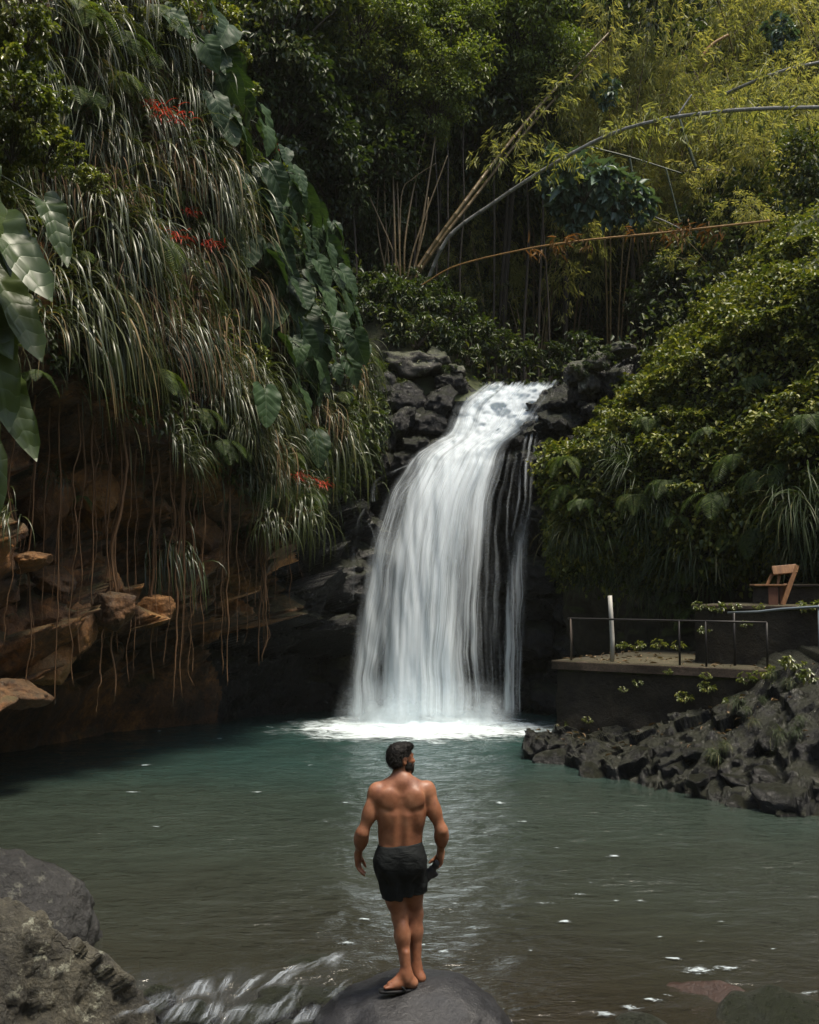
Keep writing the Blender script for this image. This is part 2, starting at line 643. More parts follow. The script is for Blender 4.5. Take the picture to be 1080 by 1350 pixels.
M['dry_leaf'] = leaf_mat('dry_bamboo_leaf', [(0.1, (0.16, 0.09, 0.03)), (0.9, (0.34, 0.2, 0.07))], 0.6, 0.3, 0.3, tcol=(1.2, 0.9, 0.5))
M['creeper'] = leaf_mat('creeper_leaf', [(0.1, (0.05, 0.075, 0.014)), (0.55, (0.12, 0.145, 0.025)), (0.95, (0.26, 0.25, 0.045))], 0.42, 0.4, 0.22, objvar=0.05)
M['litter'] = leaf_mat('leaf_litter', [(0.1, (0.09, 0.055, 0.03)), (0.6, (0.2, 0.13, 0.07)), (0.95, (0.4, 0.3, 0.18))], 0.7, 0.3, 0.05)
M['petal'] = leaf_mat('red_petal', [(0.1, (0.42, 0.035, 0.012)), (0.9, (0.62, 0.075, 0.03))], 0.5, 0.4, 0.25, tcol=(1.2, 1, 1))
# rock
M['black_rock'] = rock_mat('wet_black_rock', [(0.3, (0.006, 0.006, 0.007)), (0.55, (0.011, 0.0105, 0.011)), (0.75, (0.024, 0.023, 0.025))], (0.12, 0.5), 0.22, scale=1.9, bump=0.9)
M['lip_rock'] = rock_mat('grey_lip_rock', [(0.3, (0.014, 0.013, 0.011)), (0.55, (0.042, 0.038, 0.030)), (0.75, (0.12, 0.11, 0.085))], (0.4, 0.8), 0.45, 0.6, scale=1.8)
M['brown_rock'] = rock_mat('brown_rock', [(0.3, (0.05, 0.026, 0.012)), (0.48, (0.17, 0.08, 0.03)), (0.66, (0.36, 0.165, 0.05)), (0.85, (0.38, 0.24, 0.12))], (0.55, 0.85), 0.12, 0.15, scale=1.7, objvar=0.4)
M['sunk_rock'] = rock_mat('sunken_rock', [(0.3, (0.012, 0.007, 0.005)), (0.55, (0.035, 0.018, 0.012)), (0.8, (0.06, 0.033, 0.022))], (0.25, 0.6), 0.0, scale=1.7)
M['boulder'] = rock_mat('grey_boulder', [(0.3, (0.014, 0.013, 0.011)), (0.5, (0.042, 0.039, 0.032)), (0.66, (0.11, 0.10, 0.072))], (0.25, 0.7), 0.0, 0.9, scale=2.3, bump=1.0, cracks=.5)
M['smooth_boulder'] = rock_mat('smooth_grey_boulder', [(0.3, (0.024, 0.0235, 0.022)), (0.55, (0.05, 0.048, 0.045)), (0.8, (0.095, 0.086, 0.07))], (0.25, 0.6), 0.0, 0.25, scale=2.6, bump=0.7)
M['wet_boulder'] = rock_mat('dark_wet_boulder', [(0.3, (0.009, 0.009, 0.010)), (0.55, (0.026, 0.026, 0.028)), (0.8, (0.06, 0.06, 0.063))], (0.22, 0.6), 0.0, 0.0, scale=1.7, bump=0.4, cracks=0.0)
M['bank_rock'] = rock_mat('bank_rock', [(0.3, (0.004, 0.004, 0.005)), (0.55, (0.008, 0.0085, 0.0095)), (0.8, (0.022, 0.0235, 0.027))], (0.15, 0.5), 0.4, 0.1, scale=2.0, bump=0.9, mosscol=(0.022, 0.024, 0.008))
M['cliff'] = rock_mat('cliff_rock', [(0.34, (0.045, 0.028, 0.016)), (0.45, (0.15, 0.075, 0.032)), (0.53, (0.36, 0.16, 0.05)), (0.66, (0.38, 0.22, 0.10))], (0.55, 0.9), 0.4, scale=0.8, bump=0.9, cracks=0.1)
M['soil'] = rock_mat('dark_soil', [(0.3, (0.012, 0.011, 0.007)), (0.6, (0.03, 0.024, 0.014)), (0.8, (0.05, 0.04, 0.022))], (0.8, 0.95), 0.7, scale=0.5, bump=0.7)
M['bed'] = rock_mat('pool_bed', [(0.3, (0.05, 0.035, 0.022)), (0.55, (0.11, 0.075, 0.045)), (0.8, (0.18, 0.12, 0.07))], (0.7, 0.9), 0.0, scale=1.1)
M['wall'] = rock_mat('mossy_masonry', [(0.3, (0.014, 0.011, 0.007)), (0.5, (0.045, 0.036, 0.022)), (0.7, (0.11, 0.088, 0.055))], (0.6, 0.9), 0.9, scale=2.2, bump=1.0)
M['slab'] = rock_mat('worn_concrete', [(0.3, (0.03, 0.019, 0.012)), (0.55, (0.07, 0.047, 0.031)), (0.8, (0.125, 0.09, 0.064))], (0.7, 0.9), 0.35, scale=1.8, bump=0.4)


def wood_mat(name, stops, rough=0.6, scale=(14, 14, 1.2)):
    t = NT(name)
    v = t.mapping(t.coord('Object'), scale)
    a = t.noise(v, 1.6, 8, 0.65, 0.8)
    p = t.bsdf(**{'Base Color': t.ramp(a, stops), 'Roughness': rough, 'Normal': t.bump(a, 0.5, 0.02)})
    return t.finish(p)


M['bark'] = wood_mat('bark', [(0.3, (0.025, 0.02, 0.014)), (0.6, (0.07, 0.055, 0.04)), (0.8, (0.13, 0.11, 0.08))], 0.85, (9, 9, 2))
M['root'] = wood_mat('hanging_root', [(0.3, (0.09, 0.048, 0.022)), (0.6, (0.22, 0.115, 0.05)), (0.8, (0.32, 0.19, 0.09))], 0.75, (20, 20, 1.5))
M['plank'] = wood_mat('weathered_plank', [(0.3, (0.11, 0.05, 0.022)), (0.55, (0.24, 0.115, 0.045)), (0.8, (0.34, 0.19, 0.085))], 0.6, (10, 10, 2))
M['panel'] = wood_mat('stained_panel', [(0.3, (0.09, 0.035, 0.02)), (0.6, (0.17, 0.075, 0.045)), (0.8, (0.22, 0.11, 0.07))], 0.7, (5, 5, 2))
M['culm_tan'] = wood_mat('bamboo_culm_tan', [(0.3, (0.10, 0.065, 0.028)), (0.6, (0.2, 0.14, 0.06)), (0.8, (0.3, 0.22, 0.11))], 0.42, (6, 6, 1))
M['culm_grey'] = wood_mat('bamboo_culm_grey', [(0.3, (0.13, 0.125, 0.10)), (0.6, (0.26, 0.25, 0.22)), (0.8, (0.38, 0.37, 0.33))], 0.35, (6, 6, 1))
M['culm_orange'] = wood_mat('bamboo_culm_orange', [(0.3, (0.2, 0.10, 0.03)), (0.6, (0.36, 0.2, 0.06)), (0.8, (0.45, 0.28, 0.10))], 0.45, (6, 6, 1))
M['culm_green'] = wood_mat('bamboo_culm_green', [(0.3, (0.03, 0.04, 0.02)), (0.6, (0.06, 0.075, 0.035)), (0.8, (0.11, 0.12, 0.06))], 0.45, (6, 6, 1))


def plain(name, col, rough=0.5, metal=0.0, var=0.25, scale=12.0, bump=0.15, spec=0.5):
    t = NT(name)
    v = t.coord('Object')
    a = t.noise(v, scale, 6, 0.65)
    c = t.mix(t.math('MULTIPLY', a, var * 2), col, tuple(x * 0.45 for x in col))
    p = t.bsdf(**{'Base Color': c, 'Roughness': t.math('ADD', rough - 0.1, t.math('MULTIPLY', a, 0.2)), 'Metallic': metal,
                  'Specular IOR Level': spec, 'Normal': t.bump(a, bump, 0.01)})
    return t.finish(p)


M['white_paint'] = plain('old_white_paint', (0.62, 0.6, 0.54), 0.6, 0, 0.35, 9)
M['iron'] = plain('dark_iron', (0.035, 0.032, 0.03), 0.5, 0.4, 0.4, 20)
M['post_wood'] = plain('weathered_post', (0.17, 0.13, 0.10), 0.75, 0, 0.4, 20)
M['pipe'] = plain('grey_pipe', (0.30, 0.35, 0.38), 0.35, 0.3, 0.3, 15)
M['black_cloth'] = plain('black_item', (0.014, 0.014, 0.016), 0.6, 0, 0.3, 40)
M['rubber'] = plain('black_rubber', (0.012, 0.012, 0.013), 0.7, 0, 0.3, 40)
M['eye'] = plain('eye_white', (0.6, 0.58, 0.55), 0.2, 0, 0.1)


def skin_mat():
    t = NT('skin')
    v = t.coord('Object')
    a = t.noise(v, 9.0, 5, 0.6)
    b = t.noise(v, 70.0, 4, 0.6)
    c = t.ramp(a, [(0.3, (0.19, 0.070, 0.036)), (0.5, (0.30, 0.125, 0.066)), (0.72, (0.41, 0.195, 0.11))])
    c = t.mix(t.math('MULTIPLY', t.sstep(b, 0.55, 0.75), 0.3), c, (0.22, 0.095, 0.055))
    p = t.bsdf(**{'Base Color': c, 'Roughness': t.math('ADD', 0.36, t.math('MULTIPLY', b, 0.22)), 'Specular IOR Level': 0.45,
                  'Subsurface Weight': 0.12, 'Subsurface Scale': 0.012, 'Normal': t.bump(b, 0.15, 0.004)})
    p.inputs['Subsurface Radius'].default_value = (1.0, 0.4, 0.2)
    return t.finish(p)


M['skin'] = skin_mat()


def cloth_mat():
    t = NT('black_shorts')
    v = t.coord('Object')
    w = t.noise(t.mapping(v, (5, 5, 11), (0.3, 0.4, 0.2)), 2.0, 5, 0.55, 0.6)
    f = t.noise(v, 260.0, 2)
    p = t.bsdf(**{'Base Color': t.mix(w, (0.007, 0.008, 0.009), (0.015, 0.018, 0.018)), 'Roughness': 0.8, 'Specular IOR Level': 0.2,
                  'Normal': t.bump(t.math('ADD', w, t.math('MULTIPLY', f, 0.06)), 0.5, 0.03)})
    return t.finish(p)


M['shorts'] = cloth_mat()
M['hair'] = plain('dark_hair', (0.009, 0.007, 0.0055), 0.6, 0, 0.3, 60, 0.3, spec=.25)


def water_mat():
    """murky pool: silt brown in the shallows, teal in the deep parts near the fall and the right bank"""
    t = NT('pool_water')
    P = t.pos()
    sep = t.n('SeparateXYZ', Vector=P)
    big = t.noise(P, 0.16, 4, 0.5)
    # depth of the pool by place: shallow near the outlet and in the middle
    dy = t.math('SUBTRACT', sep.outputs[1], t.math('MULTIPLY', t.math('SUBTRACT', big, 0.5), 7.0))
    deep = t.sstep(dy, 5.5, 24.0)
    right = t.math('MULTIPLY', t.sstep(sep.outputs[0], 1.5, 5.0), t.sstep(dy, 9.5, 16))
    d = t.math('MAXIMUM', deep, t.math('MULTIPLY', right, 0.7))
    c = t.ramp(d, [(0.0, (0.030, 0.022, 0.014)), (0.05, (0.036, 0.032, 0.022)), (0.25, (0.038, 0.043, 0.032)), (0.7, (0.032, 0.048, 0.038)), (1.0, (0.023, 0.058, 0.053))])
    c = t.mix(t.math('MULTIPLY', t.noise(P, 0.9, 5, 0.6), 0.35), c, (0.03, 0.032, 0.026))
    # ripples
    v1 = t.mapping(P, (1.0, 1.9, 1.0))
    n1 = t.noise(v1, 1.3, 3, 0.5, 0.5)
    n2 = t.noise(t.mapping(P, (1.0, 2.1, 1.0), (0, 0, 0.4)), 4.2, 4, 0.55, 0.6)
    n3 = t.noise(v1, 13.0, 3, 0.6, 0.4)
    h = t.math('ADD', t.math('MULTIPLY', n1, 1.0), t.math('ADD', t.math('MULTIPLY', n2, 0.42), t.math('MULTIPLY', n3, 0.13)))
    h = t.math('MULTIPLY', h, t.math('ADD', 0.45, t.math('MULTIPLY', t.sstep(t.noise(P, 0.35, 4, 0.6), 0.35, 0.65), 0.9)))
    b = t.bump(h, 0.9, 0.10)
    dif = t.n('BsdfDiffuse', Color=c)
    trn = t.n('BsdfTransparent', Color=(0.72, 0.70, 0.56))
    gl = t.n('BsdfGlossy', Color=(1, 1, 1), Roughness=0.06, Normal=b)
    fr = t.n('Fresnel', IOR=1.33, Normal=b)
    m0 = t.n('MixShader', Fac=t.ramp(d, [(0.0, 0.5), (0.2, 0.15), (0.5, 0.0)]))
    t.set(m0.inputs[1], dif.outputs[0])
    t.set(m0.inputs[2], trn.outputs[0])
    m = t.n('MixShader', Fac=fr.outputs[0])
    t.set(m.inputs[1], m0.outputs[0])
    t.set(m.inputs[2], gl.outputs[0])
    return t.finish(m)


M['water'] = water_mat()


def fall_mat(name, thin, dense_from, edge=0.12, us=9.0, vs=0.22, seed=0.0, col=(0.86, 0.93, 0.97), top=0.12, vf=0.03, vb=0.97):
    """falling water: fine streaks drawn out along the flow; UVMap = place in the sheet, Flow = metres"""
    t = NT(name)
    uv = t.n('UVMap', uv_map='UVMap').outputs[0]
    fl = t.n('UVMap', uv_map='Flow').outputs[0]
    s = t.n('SeparateXYZ', Vector=uv)
    fl = t.mapping(fl, (1, 1, 1), loc=(seed, seed * 0.7, seed))
    warp = t.noise(t.mapping(fl, (0.7, 0.5, 1)), 1.0, 2)
    comb = t.n('VectorMath', operation='ADD')
    t.set(comb.inputs[0], fl)
    cx = t.n('CombineXYZ', X=t.math('MULTIPLY', warp, 0.35))
    t.set(comb.inputs[1], cx.outputs[0])
    v = comb.outputs[0]
    a = t.noise(t.mapping(v, (us, vs, 1)), 1.0, 5, 0.62)
    b = t.noise(t.mapping(v, (us * 0.22, vs * 0.9, 1)), 1.0, 3, 0.5)
    c = t.noise(t.mapping(v, (us * 4.0, vs * 1.3, 1)), 1.0, 5, 0.68)
    x = t.math('ADD', t.math('MULTIPLY', a, 0.40), t.math('ADD', t.math('MULTIPLY', b, 0.38), t.math('MULTIPLY', c, 0.22)))
    x = t.sstep(x, thin, dense_from)
    e = t.math('MULTIPLY', t.sstep(s.outputs[0], 0.0, edge), t.sstep(s.outputs[0], 1.0, 1.0 - edge))
    jag = t.math('MULTIPLY', e, t.math('ADD', 0.05, t.math('MULTIPLY', a, 1.9)))
    al = t.math('MULTIPLY', x, t.math('MINIMUM', t.math('MULTIPLY', jag, 1.6), 1.0))
    al = t.math('MULTIPLY', al, t.math('MULTIPLY', t.sstep(t.math('ADD', s.outputs[1], t.math('MULTIPLY', t.math('SUBTRACT', a, 0.62), top)), 0.0, vf), t.sstep(s.outputs[1], 1.0, vb)), clamp=True)
    col2 = t.mix(t.math('MULTIPLY', c, 0.3), col, tuple(k * 0.75 for k in col))
    h = t.math('ADD', t.math('MULTIPLY', a, 1.0), t.math('MULTIPLY', c, 0.35))
    nb = t.bump(h, 0.15, 0.05)
    d = t.n('BsdfDiffuse', Color=col2, Normal=nb)
    tl = t.n('BsdfTranslucent', Color=col2)
    m1 = t.n('MixShader', Fac=0.35)
    t.set(m1.inputs[1], d.outputs[0])
    t.set(m1.inputs[2], tl.outputs[0])
    m = t.n('MixShader', Fac=al)
    t.set(m.inputs[1], t.n('BsdfTransparent').outputs[0])
    t.set(m.inputs[2], m1.outputs[0])
    return t.finish(m)


M['fall_core'] = fall_mat('falling_water_dense', 0.33, 0.54, 0.24, 6.0, 0.22, 1.3)
M['fall_veil'] = fall_mat('falling_water_veil', 0.45, 0.84, 0.18, 8.0, 0.2, 7.1)
M['fall_sheet'] = fall_mat('falling_water_sheet', 0.385, 0.63, 0.2, 6.5, 0.24, 2.1)
M['fall_rill'] = fall_mat('falling_water_rill', 0.46, 0.80, 0.45, 9.0, 0.8, 4.4)
M['fall_mist'] = fall_mat('spray', 0.25, 0.85, 0.3, 1.2, 1.6, 6.6, vf=.75, top=.25)
M['fall_thin'] = fall_mat('falling_water_thin', 0.43, 0.72, 0.3, 10.0, 0.25, 3.7)
M['cascade'] = fall_mat('cascade_water', 0.43, 0.70, 0.5, 5.0, 0.6, 5.9, col=(0.62, 0.68, 0.74), vf=.4, vb=.6)


def foam_mat(name='foam', gain=1.25, freq=3.2, lo=.22, hi=.68, opac=1.0):
    t = NT(name)
    uv = t.n('UVMap', uv_map='UVMap').outputs[0]
    s = t.n('SeparateXYZ', Vector=uv)          # x: distance from the middle 0..1
    P = t.pos()
    a = t.noise(t.mapping(P, (1.0, 1.6, 1.0)), freq, 6, 0.68, 0.6)
    b = t.noise(t.mapping(P, (1.0, 2.2, 1.0)), 0.9, 3, 0.5)
    th = t.math('SUBTRACT', 1.0, s.outputs[0])
    x = t.math('ADD', t.math('MULTIPLY', th, gain), t.math('ADD', t.math('MULTIPLY', t.math('SUBTRACT', a, 0.5), 1.5), t.math('MULTIPLY', t.math('SUBTRACT', b, 0.5), 0.8)))
    al = t.math('MULTIPLY', t.sstep(x, lo, hi), opac)
    d = t.n('BsdfDiffuse', Color=t.mix(a, (0.88, 0.93, 0.96), (0.62, 0.76, 0.8)), Normal=t.bump(a, 0.8, 0.06))
    m = t.n('MixShader', Fac=al)
    t.set(m.inputs[1], t.n('BsdfTransparent').outputs[0])
    t.set(m.inputs[2], d.outputs[0])
    return t.finish(m)


M['foam'] = foam_mat('foam', 1.35, 3.0, .14, .85)
M['fleck'] = foam_mat('foam_glint', .7, 16.0, .38, .80, .85)
# ------------------------------------------------------------------ the gorge
def cols(s, *rows):
    return np.stack([np.broadcast_to(r, s.shape) for r in rows], 1)


def left_prof(st, s):
    px = np.interp(s, st.seg, st.pxs)
    zl = np.interp(px, [-350, 0, 180, 300, 420, 500], [0.7, 1.1, 2.2, 2.6, 2.4, 1.5])
    zb = np.interp(px, [-350, 0, 100, 250, 330, 420, 500], [6.8, 6.4, 6.0, 5.2, 4.4, 4.9, 5.6])
    zc = np.interp(px, [-350, 0, 250, 330, 400, 440, 490, 520], [17, 17, 16, 14.6, 12.2, 11.6, 10.6, 8.8])
    uc = np.interp(px, [-350, 350, 430, 510], [1, 1, 0.7, 0.3])
    off = cols(s, -3.8 * uc, -3.8 * uc, -3.0 * uc, -.85 * uc, -1.0 * uc, -1.0 * uc, -.1, .1, -.9, -1.7, -9)
    z = cols(s, -2.2, .15, zl * .85, zl, (zl + zb) / 2, zb - .4, zb, zb + 1.4, zc - .6, zc, zc + 2.5)
    return off, z


LEFT = Strip([(-420, 10.5), (-150, 13.6), (0, 16.5), (150, 18.5), (300, 21.5), (420, 25), (500, 28)],
             [0, .08, .16, .24, .36, .46, .52, .6, .84, .9, 1], left_prof, 380, 460, 0.45, 0.45, 3.0, 0.08, (.85, 1.35, .14, .5))
o = LEFT.build('cliff', M['cliff'])
tag(o, 'dark overhanging cliff face left of the pool', 'cliff')
o.data.materials.append(M['black_rock'])           # next to the fall the rock is black and wet
fc = np.arange(379).repeat(459)
o.data.polygons.foreach_set("material_index", (fc + 14 * fbm(np.stack([np.tile(np.arange(459), 379) * .02, fc * .05, 0 * fc], 1), 3) > 379 * .82).astype(np.int32))


def right_prof(st, s):
    px = np.interp(s, st.seg, st.pxs)
    zc = np.interp(px, [700, 745, 800, 870, 905, 960, 1000, 1080, 1300], [6.0, 7.1, 8.0, 8.2, 8.7, 9.2, 9.6, 9.6, 10])
    off = cols(s, -.9, -.9, -.8, -.5, .35, .1, -.9, -1.7, -7)
    z = cols(s, -1.5, 1.6, 2.6, 3.4, 4.6, 5.9, zc - .8, zc, zc + 3.5)
    return off, z


RIGHT = Strip([(716, 26.4), (800, 24.9), (900, 23.7), (1000, 22.8), (1120, 21), (1300, 18.5), (1600, 15)],
              [0, .15, .25, .35, .5, .62, .82, .9, 1], right_prof, 200, 200, 0.55, 0.55, 11.0, 0.1)
o = RIGHT.build('hillside', M['soil'])
tag(o, 'steep hillside above the platform under a mat of creeper', 'hillside')


def back_prof(st, s):
    px = np.interp(s, st.seg, st.pxs)
    zc = np.interp(px, [330, 460, 500, 560, 620, 680, 745, 790, 900], [8.6, 9.2, 9.1, 8.8, 8.15, 8.0, 8.0, 8.6, 9.0])
    off = cols(s, -1.0, -1.0, -.9, -.5, 0.0, -.9, -1.7, -9)
    z = cols(s, -2.2, 0.1, 3.0, 5.2, 6.0, 7.0, zc, zc + .6)
    return off, z


BACK = Strip([(330, 28.2), (470, 28.2), (560, 28), (690, 27.6), (740, 26.9), (900, 26)],
             [0, .15, .35, .55, .65, .75, .85, 1], back_prof, 300, 320, 0.38, 0.8, 21.0, 0.1, (.8, .9, .1, .95))
o = BACK.build('rock_face', M['black_rock'])
tag(o, 'black wet rock face behind the waterfall', 'rock face')


# the valley above the fall
def valley(X, Y):
    xc = 3.0 + (Y - 30) * 0.09
    a = np.abs(X - xc)
    side = np.clip(a - 2.2, 0, None)
    z = 8.0 + 0.05 * (Y - 29) + np.minimum(side * 0.95, 9 + side * 0.55)
    z = z + np.clip(Y - 44, 0, None) * 1.05
    P = np.stack([X, Y, z], -1)
    z = z + 2.1 * np.exp(-((X - .1) ** 2 / 3.0 + (Y - 31.6) ** 2 / 3.0))          # mound under the fan of bamboo
    return z + fbm(P * np.array((.18, .18, .05)) + 4, 4) * 2.6 * smooth(30, 36, Y)


gx, gy = np.meshgrid(np.linspace(-42, 48, 150), np.linspace(28.9, 84, 110), indexing='ij')
gz = valley(gx, gy)
gz = np.where(gy < 32, np.minimum(gz, 8.2 + (gy - 29) * 4), gz)
o = link('ground', mesh('ground', np.stack([gx, gy, gz], -1).reshape(-1, 3), grid_quads(150, 110), M['soil']))
tag(o, 'dark forest floor climbing behind the waterfall', 'ground', kind='structure')

# the pool bed and the ground under everything
gx, gy = np.meshgrid(np.linspace(-14, 14, 120), np.linspace(4, 31, 120), indexing='ij')
gz = -0.42 - 2.0 * smooth(10.5, 19, gy) - 0.6 * smooth(9.6, 8.0, gy) * smooth(-.3, -.8, gx)
gz = gz + fbm(np.stack([gx, gy, gz], -1) * 0.8, 4) * 0.22
o = link('pool_bed', mesh('pool_bed', np.stack([gx, gy, gz], -1).reshape(-1, 3), grid_quads(120, 120), M['bed']))
tag(o, 'brown silty bed of the pool', 'pool bed', kind='structure')
V = np.array([[-55, -50, -3.2], [55, -50, -3.2], [55, 90, -3.2], [-55, 90, -3.2]], float)
o = link('ground', mesh('ground', V, np.array([[0, 1, 2, 3]]), M['soil']))
tag(o, 'dark earth under the gorge', 'ground', kind='structure')

# unseen near sides of the gorge, added to shade it from the low sky
gx, gy = np.meshgrid(np.linspace(-50, 50, 130), np.linspace(-45, 16, 90), indexing='ij')
wl, wr = np.interp(gy, [-45, 2, 16], [9, 9.5, 11.5]), np.interp(gy, [-45, 2, 16], [10, 10, 9.5])
dd = np.maximum(np.maximum(-gx - wl, gx - wr), np.maximum(-gy - 9, -1))
gz = -1.6 + 1.5 * smooth(-1, 1, dd) + np.clip(dd, 0, 19) * 1.25 + fbm(np.stack([gx, gy, 0 * gx], -1) * .16, 4) * 3.0 * smooth(0, 4, dd)
o = link('hillside', mesh('hillside', np.stack([gx, gy, gz], -1).reshape(-1, 3), grid_quads(130, 90), M['soil']))
tag(o, 'unseen near slopes of the gorge beside and behind the viewer', 'hillside', kind='structure')

# the water of the pool, spilling over at the near left
OUT = lambda X, Y: smooth(9.75, 8.2, Y) * smooth(-.15, -.75, X) * smooth(-3.2, -2.2, X)


def pool_z(X, Y):
    P = np.stack([X, Y * 1.5, 0 * X], -1)
    n = fbm(P * 1.1, 3) * 0.030 + fbm(P * 3.7 + 5, 3) * 0.013
    near = np.exp(-((X - .6) ** 2 + (Y - 25.5) ** 2) / 14)
    return n * (1 + 1.6 * near) - 0.95 * OUT(X, Y)


nx, ny = 330, 420
gx, gy = np.meshgrid(np.linspace(-15, 13, nx), 5.2 + (31 - 5.2) * np.linspace(0, 1, ny) ** 1.25, indexing='ij')
o = link('water', mesh('water', np.stack([gx, gy, pool_z(gx, gy)], -1).reshape(-1, 3), grid_quads(nx, ny), M['water']))
tag(o, 'murky teal and brown water of the pool', 'water', kind='structure')


# ------------------------------------------------------------------ the waterfall
YS = ([495, 505, 530, 560, 600, 640, 700, 760, 850, 960], [29.3, 29.0, 28.5, 27.9, 27.05, 26.75, 26.45, 26.22, 25.98, 25.8])


def sheet(Lp, Rp, mat, name, parent, dy=0.0, nu=60, nv=160, amp=0.10, seed=0.0, us=1.0):
    yl = np.array([p[1] for p in Lp], float)
    yr = np.array([p[1] for p in Rp], float)
    v = np.linspace(0, 1, nv)
    kl = np.linspace(0, 1, len(Lp))
    L = np.stack([np.interp(v, kl, [p[0] for p in Lp]), np.interp(v, kl, yl)], 1)
    Rr = np.stack([np.interp(v, kl, [p[0] for p in Rp]), np.interp(v, kl, yr)], 1)
    ker = np.ones(9) / 9
    sm = lambda a: np.stack([np.convolve(np.pad(a[:, k], 4, 'edge'), ker, 'valid') for k in (0, 1)], 1)
    L, Rr = sm(L), sm(Rr)
    u = np.linspace(0, 1, nu)
    px = L[None, :, 0] * (1 - u[:, None]) + Rr[None, :, 0] * u[:, None]
    py = L[None, :, 1] * (1 - u[:, None]) + Rr[None, :, 1] * u[:, None]
    Y = np.interp(py, YS[0], YS[1]) + dy - 0.35 * np.sin(np.pi * u)[:, None] * smooth(560, 700, py)
    if nv > 100:
        k2 = np.ones(21) / 21
        Y = np.stack([np.convolve(np.pad(r, 10, 'edge'), k2, 'valid') for r in Y])
    P = np.array([at(a, b, c) for a, b, c in zip(px.ravel(), py.ravel(), Y.ravel())]).reshape(nu, nv, 3)
    q = np.stack([px * .05, py * .006, np.full_like(px, seed)], -1)
    rough = smooth(640, 520, py) * fbm(np.stack([px * .035, py * .05, np.full_like(px, seed + 3)], -1), 4) * 0.45
    P[..., 1] += fbm(q, 3) * amp * 2 + rough
    flow = np.concatenate([[0], np.cumsum(np.linalg.norm(np.diff(P[nu // 2], axis=0), axis=1))])
    wid = np.linalg.norm(P[-1] - P[0], axis=1).mean() * us
    UV = np.stack(np.broadcast_arrays(u[:, None], v[None]), -1).reshape(-1, 2)
    FL = np.stack(np.broadcast_arrays(u[:, None] * wid, flow[None]), -1).reshape(-1, 2)
    me = mesh(name, P.reshape(-1, 3), grid_quads(nu, nv), mat, {'UVMap': UV, 'Flow': FL})
    return link(name, me, parent)


fall = thing('waterfall', 'tall white waterfall pouring over the dark ledge into the pool', 'waterfall')
Lm = [(640, 500), (598, 532), (584, 572), (540, 600), (508, 650), (484, 720), (470, 800), (460, 870), (450, 956)]
Rm = [(742, 498), (726, 530), (712, 556), (672, 584), (655, 640), (648, 720), (646, 800), (646, 870), (650, 956)]
Lc = [(646, 503), (606, 536), (592, 578), (556, 604), (528, 660), (510, 730), (503, 800), (499, 870), (496, 956)]
Rc = [(738, 500), (718, 530), (700, 552), (655, 590), (628, 650), (616, 730), (610, 800), (606, 870), (608, 956)]
sheet(Lm, Rm, M['fall_sheet'], 'water_sheet', fall, 0.0, seed=1.0)
sheet(Lc, Rc, M['fall_core'], 'water_sheet', fall, -0.25, seed=2.0, us=1.3)
Ls = [(446, 880), (444, 905), (438, 930), (430, 958)]
Rs = [(672, 885), (676, 910), (684, 932), (694, 958)]
sheet(Ls, Rs, M['fall_mist'], 'spray', fall, -0.75, nv=40, seed=31.0)
sheet(Ls, Rs, M['fall_mist'], 'spray', fall, -0.5, nv=40, seed=37.0)
sheet(Lm, Rm, M['fall_veil'], 'water_veil', fall, -0.42, seed=5.0)
Lw = [(560, 598), (500, 660), (476, 740), (464, 830), (450, 956)]
Rw = [(690, 590), (686, 660), (684, 740), (684, 830), (686, 954)]
sheet(Lw, Rw, M['fall_veil'], 'water_veil', fall, 0.12, seed=9.0)
# the thin strand on the right
Lt = [(700, 545), (690, 566), (684, 620), (674, 700), (664, 800), (660, 952)]
Rt = [(728, 540), (712, 566), (706, 620), (700, 700), (694, 800), (690, 952)]
sheet(Lt, Rt, M['fall_thin'], 'side_strand', fall, -0.1, nu=24, seed=12.0)
# the small rills on the left
for k, (A, W0) in enumerate([([(560, 606), (530, 618), (508, 628), (497, 634), (493, 646), (491, 664)], 7),
                             ([(492, 660), (482, 672), (474, 686), (470, 706), (466, 740), (463, 800)], 5),
                             ([(478, 684), (488, 688), (494, 700), (498, 716), (500, 740)], 5)]):
    ww = np.linspace(W0, W0 * 0.7, len(A))
    horiz = np.array([1 if k == 0 and j < 3 else 0 for j in range(len(A))])
    Ls = [(a[0] - w * (1 - h) / 1, a[1] - w * h * .5) for a, w, h in zip(A, ww, horiz)]
    Rs = [(a[0] + w * (1 - h), a[1] + w * h * .5) for a, w, h in zip(A, ww, horiz)]
    sheet(Ls, Rs, M['fall_rill'], 'side_rill', fall, -0.3, nu=12, nv=50, amp=.02, seed=20 + k)


def foam_patch(mb, c, rx, ry, nr=14, na=48, h=0.05, z=None, rs=np.random, rot=0.0):
    r = np.linspace(0, 1, nr)[:, None]
    a = np.linspace(0, 2 * np.pi, na)[None]
    wob = 1 + 0.25 * fbm(np.stack(np.broadcast_arrays(np.cos(a) * 1.3 + c[0], np.sin(a) * 1.3 + c[1], 0 * a), -1), 3)
    lx, ly = rx * r * np.cos(a) * wob, ry * r * np.sin(a) * wob
    X = c[0] + lx * math.cos(rot) - ly * math.sin(rot)
    Y = c[1] + lx * math.sin(rot) + ly * math.cos(rot)
    Zb = pool_z(X, Y) + 0.012
    P = np.stack([X, Y, 0 * X], -1)
    Z = Zb + h * (1 - r ** 2) * (1 + 2.2 * fbm(P * 2.4, 4))
    uv = np.stack(np.broadcast_arrays(r, a / 7), -1)
    mb.add(np.stack([X, Y, Z], -1).reshape(-1, 3), grid_quads(nr, na), uv.reshape(-1, 2))


